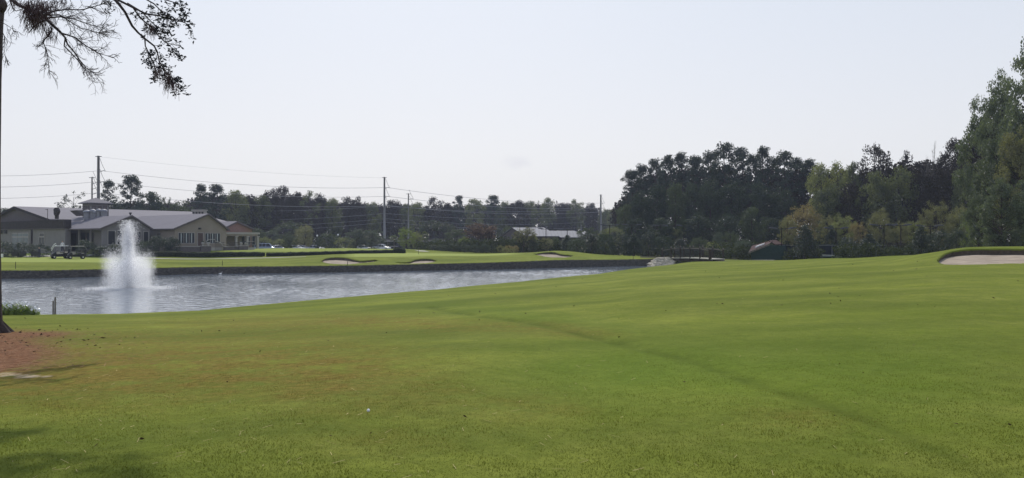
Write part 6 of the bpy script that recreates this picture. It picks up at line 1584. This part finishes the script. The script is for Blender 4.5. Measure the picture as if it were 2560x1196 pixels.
def branch(pp, r0, r1, D, dD=0.0, twig=1.0, leaf=0.0, tl=.5, droop=-.1, moss=0.0, start=.15):
    pts = []
    for i, (x_, y_) in enumerate(pp): pts.append(np.array(at(x_, y_, D + dD * i / max(1, len(pp)-1) + rng.uniform(-.12, .12))))
    n = len(pts); rs = [r0 + (r1 - r0) * i / (n - 1) for i in range(n)]
    br.tube(pts, [r_ * .62 for r_ in rs], 6, False)
    seg = [(pts[i], pts[i+1]) for i in range(n-1)]; tot = sum(np.linalg.norm(b - a) for a, b in seg)
    nt = int(tot * 11 * twig)
    for k in range(nt):
        t = start + (1 - start) * rng.uniform(); i = min(int(t * (n-1)), n-2); f = t*(n-1) - i; p = pts[i]*(1-f) + pts[i+1]*f; d = pts[i+1] - pts[i]; d /= np.linalg.norm(d)
        nd = d * rng.uniform(.5, 1.0) + rng.normal(size=3) * np.array([.45, .6, .45]) + np.array([0, 0, droop]); nd /= np.linalg.norm(nd)
        out_ = []; twigrow(p, nd, tl * rng.uniform(.45, 1.1) * (1.15 - .5*t), .0068, 0, out_, droop)
        for q in out_:
            if rng.uniform() < leaf * .75: leafP.append(q)
    if leaf:
        for k in range(3): leafP.append(pts[-1] + rng.normal(size=3)*.05)
def twigrow(p, d, L_, r, depth, out_, droop):
    pts = [p]; q = p
    for k in range(3):
        d = d + rng.normal(size=3) * .2 + np.array([0, 0, droop * .25]); d /= np.linalg.norm(d); q = q + d * L_/3; pts.append(q)
    tw.tube(pts, [r, r*.85, r*.7, r*.55], 3, False); out_.append(q)
    if depth < 2:
        for k in range(3 if depth == 0 else 2):
            nd = d + rng.normal(size=3) * .45; nd /= np.linalg.norm(nd); b = pts[1 + k % 3]
            twigrow(b, nd, L_ * rng.uniform(.4, .7), r * .75, depth + 1, out_, droop)
DA = 19.0
branch([(-20,-60),(18,-8),(50,15),(75,25),(110,42),(130,62),(150,80)], .085, .05, DA + 2, -2, .5, 0, .4)
branch([(150,80),(163,95),(168,110),(185,130),(200,152),(215,170),(235,183)], .045, .014, DA, 0, 1.0, 0, .42)
branch([(156,84),(185,93),(215,115),(245,133),(285,145)], .035, .01, DA, -.6, 1.2, 0, .45)
branch([(163,95),(160,115),(175,130),(195,152),(205,165),(225,185)], .03, .01, DA, .5, 1.1, 0, .4)
branch([(105,40),(135,28),(165,24),(205,25),(250,12),(275,0)], .035, .009, DA, -.5, 1.3, 0, .5)
branch([(120,45),(150,42),(185,48),(225,62),(262,72)], .035, .009, DA, .5, 1.4, 0, .5)
branch([(105,38),(150,38),(200,70),(245,82),(268,80)], .03, .009, DA, .2, 1.2, 0, .45)
branch([(130,70),(122,88),(110,100),(108,108),(116,125),(120,150),(124,188)], .03, .009, DA, .3, 1.3, 0, .38, -.3)
branch([(108,105),(95,118),(86,115)], .015, .006, DA, 0, 1.2, 0, .3)
branch([(110,52),(92,60),(82,70),(72,82)], .035, .018, DA, 0, .15, 0, .2)
branch([(22,-5),(32,22),(40,28),(52,24)], .03, .014, DA + 1, 0, .1, 0, .2)
branch([(2,55),(15,62),(30,72),(46,88)], .018, .006, DA + 3, 0, 1.6, 0, .38); branch([(2,70),(12,95),(10,120),(14,150)], .018, .006, DA + 3, 0, 1.5, 0, .32, -.35)
branch([(215,170),(235,185),(250,195)], .012, .006, DA, 0, 1.6, 0, .4)
DB = 17.5
branch([(-30,-420),(60,-300),(180,-160),(250,-50),(280,-8)], .16, .07, DB + 4.5, -4.5, .1, 0, .3)
branch([(280,-8),(295,8),(312,30),(330,65),(345,82),(362,97),(385,115),(393,130),(398,155),(415,180),(438,202),(450,212)], .055, .012, DB, 0, .55, .55, .3, -.15, start=.5)
branch([(362,97),(363,115),(375,140),(385,160),(388,185),(395,205)], .028, .009, DB, .4, 1.0, .45, .25, -.3)
branch([(285,-5),(330,18),(365,35),(400,40),(430,50),(455,55),(472,62)], .045, .011, DB, -.6, .8, .42, .32, -.1, start=.35)
branch([(330,16),(350,45),(380,70),(400,95),(425,115),(442,140)], .03, .01, DB, .4, .9, .42, .28, -.15)
branch([(318,8),(352,28),(385,62),(405,75),(415,98)], .025, .01, DB, .8, .8, .4, .28)
branch([(350,-10),(385,10),(405,30),(420,34)], .03, .01, DB, .3, .8, .42, .28); branch([(385,-20),(415,0),(440,8),(458,14)], .03, .01, DB, -.3, .7, .42, .28)
branch([(240,-20),(255,0),(270,14),(277,22)], .02, .008, DB, 0, .4, .3, .2)
for k in range(46):   # brown hanging moss clumps
    c = at(rng.normal(98, 22), rng.normal(25, 17), DA + rng.uniform(-.5, .5))
    for j in range(24):
        p = np.array(c) + rng.normal(size=3) * .07; tw_d = rng.normal(size=3) * .3 + np.array([0, 0, -.7]); mossP.append((p, p + tw_d * rng.uniform(.12, .34)))
for k in range(26):
    x_, y_ = [(420, 190), (425, 205), (395, 170), (370, 60), (130, 75)][k % 5]; c = np.array(at(x_ + rng.normal() * 8, y_ + rng.normal() * 7, DB if k % 5 < 4 else DA))
    for j in range(10): mossP.append((c + rng.normal(size=3)*.04, c + rng.normal(size=3)*.06 + np.array([0, 0, -.22])))
opart(br.mesh('branches', None, True), 'branch', 'bark_dark' if 'bark_dark' in M else 'bark')
opart(tw.mesh('twigs', None, False), 'twigs', 'bark')
LV = []; LF = []; LT = []
for q in leafP:
    for k in range(rng.integers(2, 5)):
        d = rng.normal(size=3); d[2] = d[2]*.6; d /= np.linalg.norm(d); s = np.cross(d, rng.normal(size=3)); s /= np.linalg.norm(s); L_ = rng.uniform(.065, .11); c = q + rng.normal(size=3)*.02; u = np.cross(d, s) * .012
        b = len(LV); LV += [c, c + d*L_*.45 + s*L_*.24 + u, c + d*L_, c + d*L_*.45 - s*L_*.24 + u]; LF.append([b, b+1, b+2, b+3]); LT.append(rng.uniform())
M['over_leaves'] = leaf_mat('dark_bluish_leaves', (0.016, 0.020, 0.03), (0.03, 0.036, 0.045), .08, .8, .05)  # very dark bluish leaf colour, barely translucent
opart(np_mesh('leaves', LV, LF, None, False, None, dict(tint=LT)), 'leaves', 'over_leaves')
mm = MB()
for a, b in mossP: mm.tube([a, b], [.006, .003], 3, False)
M['moss'] = simple('dry_moss', (0.09, 0.06, 0.06), .95, var=.3)
opart(mm.mesh('moss', None, False), 'hanging_moss', 'moss')
# upper crown, above the view, that shades the near left corner
uc = []
for k in range(22):
    if k < 8: c_ = (-6.4 + rng.uniform(-.4, .4), 19.3 + rng.uniform(-.25, .25))
    else: c_ = (-5.0 + rng.uniform(-.65, .6), 18.1 + rng.uniform(-.5, .3))
    uc.append((c_[0], c_[1], 13.6 + rng.uniform(-.3, .3), .34, .30, .25))
LVq, LFq, LTq = cloud(uc, 12, .2, np.random.default_rng(6))
opart(np_mesh('upper_crown', LVq, LFq, None, False, None, dict(tint=LTq)), 'crown', 'dark_leaves')

# ---------------------------------------------------------------- near grass, straw, fallen leaves
def turf():
    rng = np.random.default_rng(21); N_ = 210000
    u = rng.uniform(-.74, .74, N_); D = 4.6 * (20.0/4.6) ** (rng.uniform(0, 1, N_) ** 1.5); X = u * D
    Z = H(X, D); fade = np.clip((20 - D) / 12, .15, 1); h = rng.uniform(.006, .016, N_) * fade; a = rng.uniform(0, 6.28, N_); lean = rng.uniform(.5, 1.9, N_) * h; w = rng.uniform(.0016, .0036, N_)
    cl = np.sin(X*3.1 + 1.7*np.sin(D*2.3)) * np.sin(D*2.7 + X) + .5*np.sin(X*9 + D*7); h = h * (1 + .35*cl)
    dx, dy = np.cos(a), np.sin(a); a2 = a + rng.uniform(.6, 2.5, N_)
    V = np.stack([np.stack([X - np.cos(a2)*w, D - np.sin(a2)*w, Z - .004], 1), np.stack([X + np.cos(a2)*w, D + np.sin(a2)*w, Z - .004], 1), np.stack([X + dx*lean, D + dy*lean, Z + h], 1)], 1).reshape(-1, 3)
    px = CX + F * u; yp = HY + (CZ - Z) * F / D
    bl = lambda cx, cy, sx, sy: np.exp(-((px - cx)/sx)**2 - ((yp - cy)/sy)**2)
    dry = 1.35*bl(120, 930, 480, 95) + bl(650, 900, 360, 80) + .55*bl(900, 960, 260, 80) + .45*bl(1310, 1020, 200, 45) + .3*bl(950, 1110, 260, 50) + .4*bl(2000, 1040, 200, 60)
    bare = bl(-60, 890, 300, 62) * 1.2 + bl(20, 938, 110, 14) * 1.5
    keep = rng.uniform(size=N_) > bare
    brown = rng.uniform(.1, 1.1, N_) < dry * .95 + .10
    gm_ = leaf_mat('grass_blades', (0.056, 0.074, 0.008), (0.150, 0.158, 0.028), .3, .8, .05)
    bm2 = leaf_mat('dry_blades', (0.10, 0.076, 0.016), (0.20, 0.155, 0.048), .25, .8, .05)
    for nm_, sel, mt in (('grass', keep & ~brown, gm_), ('dry_grass', keep & brown, bm2)):
        W = V.reshape(-1, 3, 3)[sel]; n = len(W)
        tag(link_mesh(nm_, np_mesh(nm_, W.reshape(-1, 3), np.arange(3*n).reshape(-1, 3), mt, False, None, dict(tint=rng.uniform(size=n))), None), kind='stuff')
turf()
def litter():
    rng = np.random.default_rng(31); V = []; Fq = []
    for k in range(620):
        u = rng.uniform(-.72, .72); D = 5 * (30/5) ** rng.uniform(); 
        if u > .15 and rng.uniform() < .6: continue
        x = u * D; z = H1(x, D) + .012; a = rng.uniform(0, 3.14); L_ = rng.uniform(.012, .05) ; w = rng.uniform(.001, .002) * (1 + D/14); d = np.array([math.cos(a), math.sin(a), rng.uniform(-.05, .25)]); s = np.array([-d[1], d[0], 0.15]) * w; c = np.array([x, D, z])
        b = len(V); V += [c - d*L_ - s, c - d*L_ + s, c + d*L_ + s, c + d*L_ - s]; Fq.append([b, b+1, b+2, b+3])
    tag(link_mesh('straw', np_mesh('straw', V, Fq, simple('straw', (.36, .30, .14), .9, var=.35)), None), kind='stuff')
    V = []; Fq = []
    for k in range(300):
        if k < 110: px = rng.uniform(0, 2560); D = rng.uniform(20, 75)
        elif k < 240: px = rng.normal(80, 130); D = rng.uniform(15, 24)
        else: px = rng.uniform(0, 2560); D = rng.uniform(6, 22)
        if D > np.interp(px, DN[:, 0], DN[:, 1]) - 1: continue
        x = (px - CX)/F*D; z = H1(x, D) + .02; s = rng.uniform(.010, .028) * (1 if D > 18 else .5)
        for j in range(2):
            q = rng.normal(size=3) * s * np.array([1, 1, .5]); r_ = rng.normal(size=3) * s * np.array([1, 1, .5]); c = np.array([x, D, z + s*.3]) + rng.normal(size=3)*s*.3; b = len(V); V += [c - q, c + r_, c + q, c - r_]; Fq.append([b, b+1, b+2, b+3])
    tag(link_mesh('fallen_leaves', np_mesh('fallen_leaves', V, Fq, simple('dead_leaves', (.085, .055, .03), .9, var=.5)), None), kind='stuff')
litter()
def pine_straw():
    rng = np.random.default_rng(77); V = []; Fq = []
    for k in range(5200):
        px = rng.normal(-60, 190); D = rng.uniform(12.2, 22.5)
        if px < -330 or px > 420: continue
        x = (px - CX)/F*D; z = H1(x, D) + rng.uniform(.004, .02); a = rng.uniform(0, 3.14); L_ = rng.uniform(.03, .10); w = rng.uniform(.002, .005); d = np.array([math.cos(a), math.sin(a), rng.uniform(-.08, .12)]); q = np.array([-d[1], d[0], .1]) * w; c = np.array([x, D, z])
        b = len(V); V += [c - d*L_ - q, c - d*L_ + q, c + d*L_ + q, c + d*L_ - q]; Fq.append([b, b+1, b+2, b+3])
    me = np_mesh('pine_straw', V, Fq, leaf_mat('pine_straw', (.05, .022, .012), (.34, .20, .12), .1, .9, .05), False, None, dict(tint=rng.uniform(size=len(Fq)) ** 1.6)); tag(link_mesh('pine_straw', me, None), kind='stuff')
pine_straw()
p = ground_pt(921, 1030); m = MB(); m.ball((0,0,.012), .016, 10, 8); o = m.build('golf_ball', M['white'], None, True); o.location = p; tag(o, 'small white ball lying in the near grass left of centre', 'golf ball')

# ---------------------------------------------------------------- air
hz = MB(); hz.box((-700, -30, -8.0), (700, 700, 45))
hm, t = new_mat('haze'); N = t.nodes.new; pv = N('ShaderNodeVolumePrincipled'); pv.inputs['Density'].default_value = 0.00024; pv.inputs['Color'].default_value = (.66, .74, 1.0, 1); pv.inputs['Anisotropy'].default_value = 0.3
o = N('ShaderNodeOutputMaterial'); t.links.new(pv.outputs[0], o.inputs['Volume'])
HAZE = True
if HAZE: tag(hz.build('haze', hm), kind='stuff')
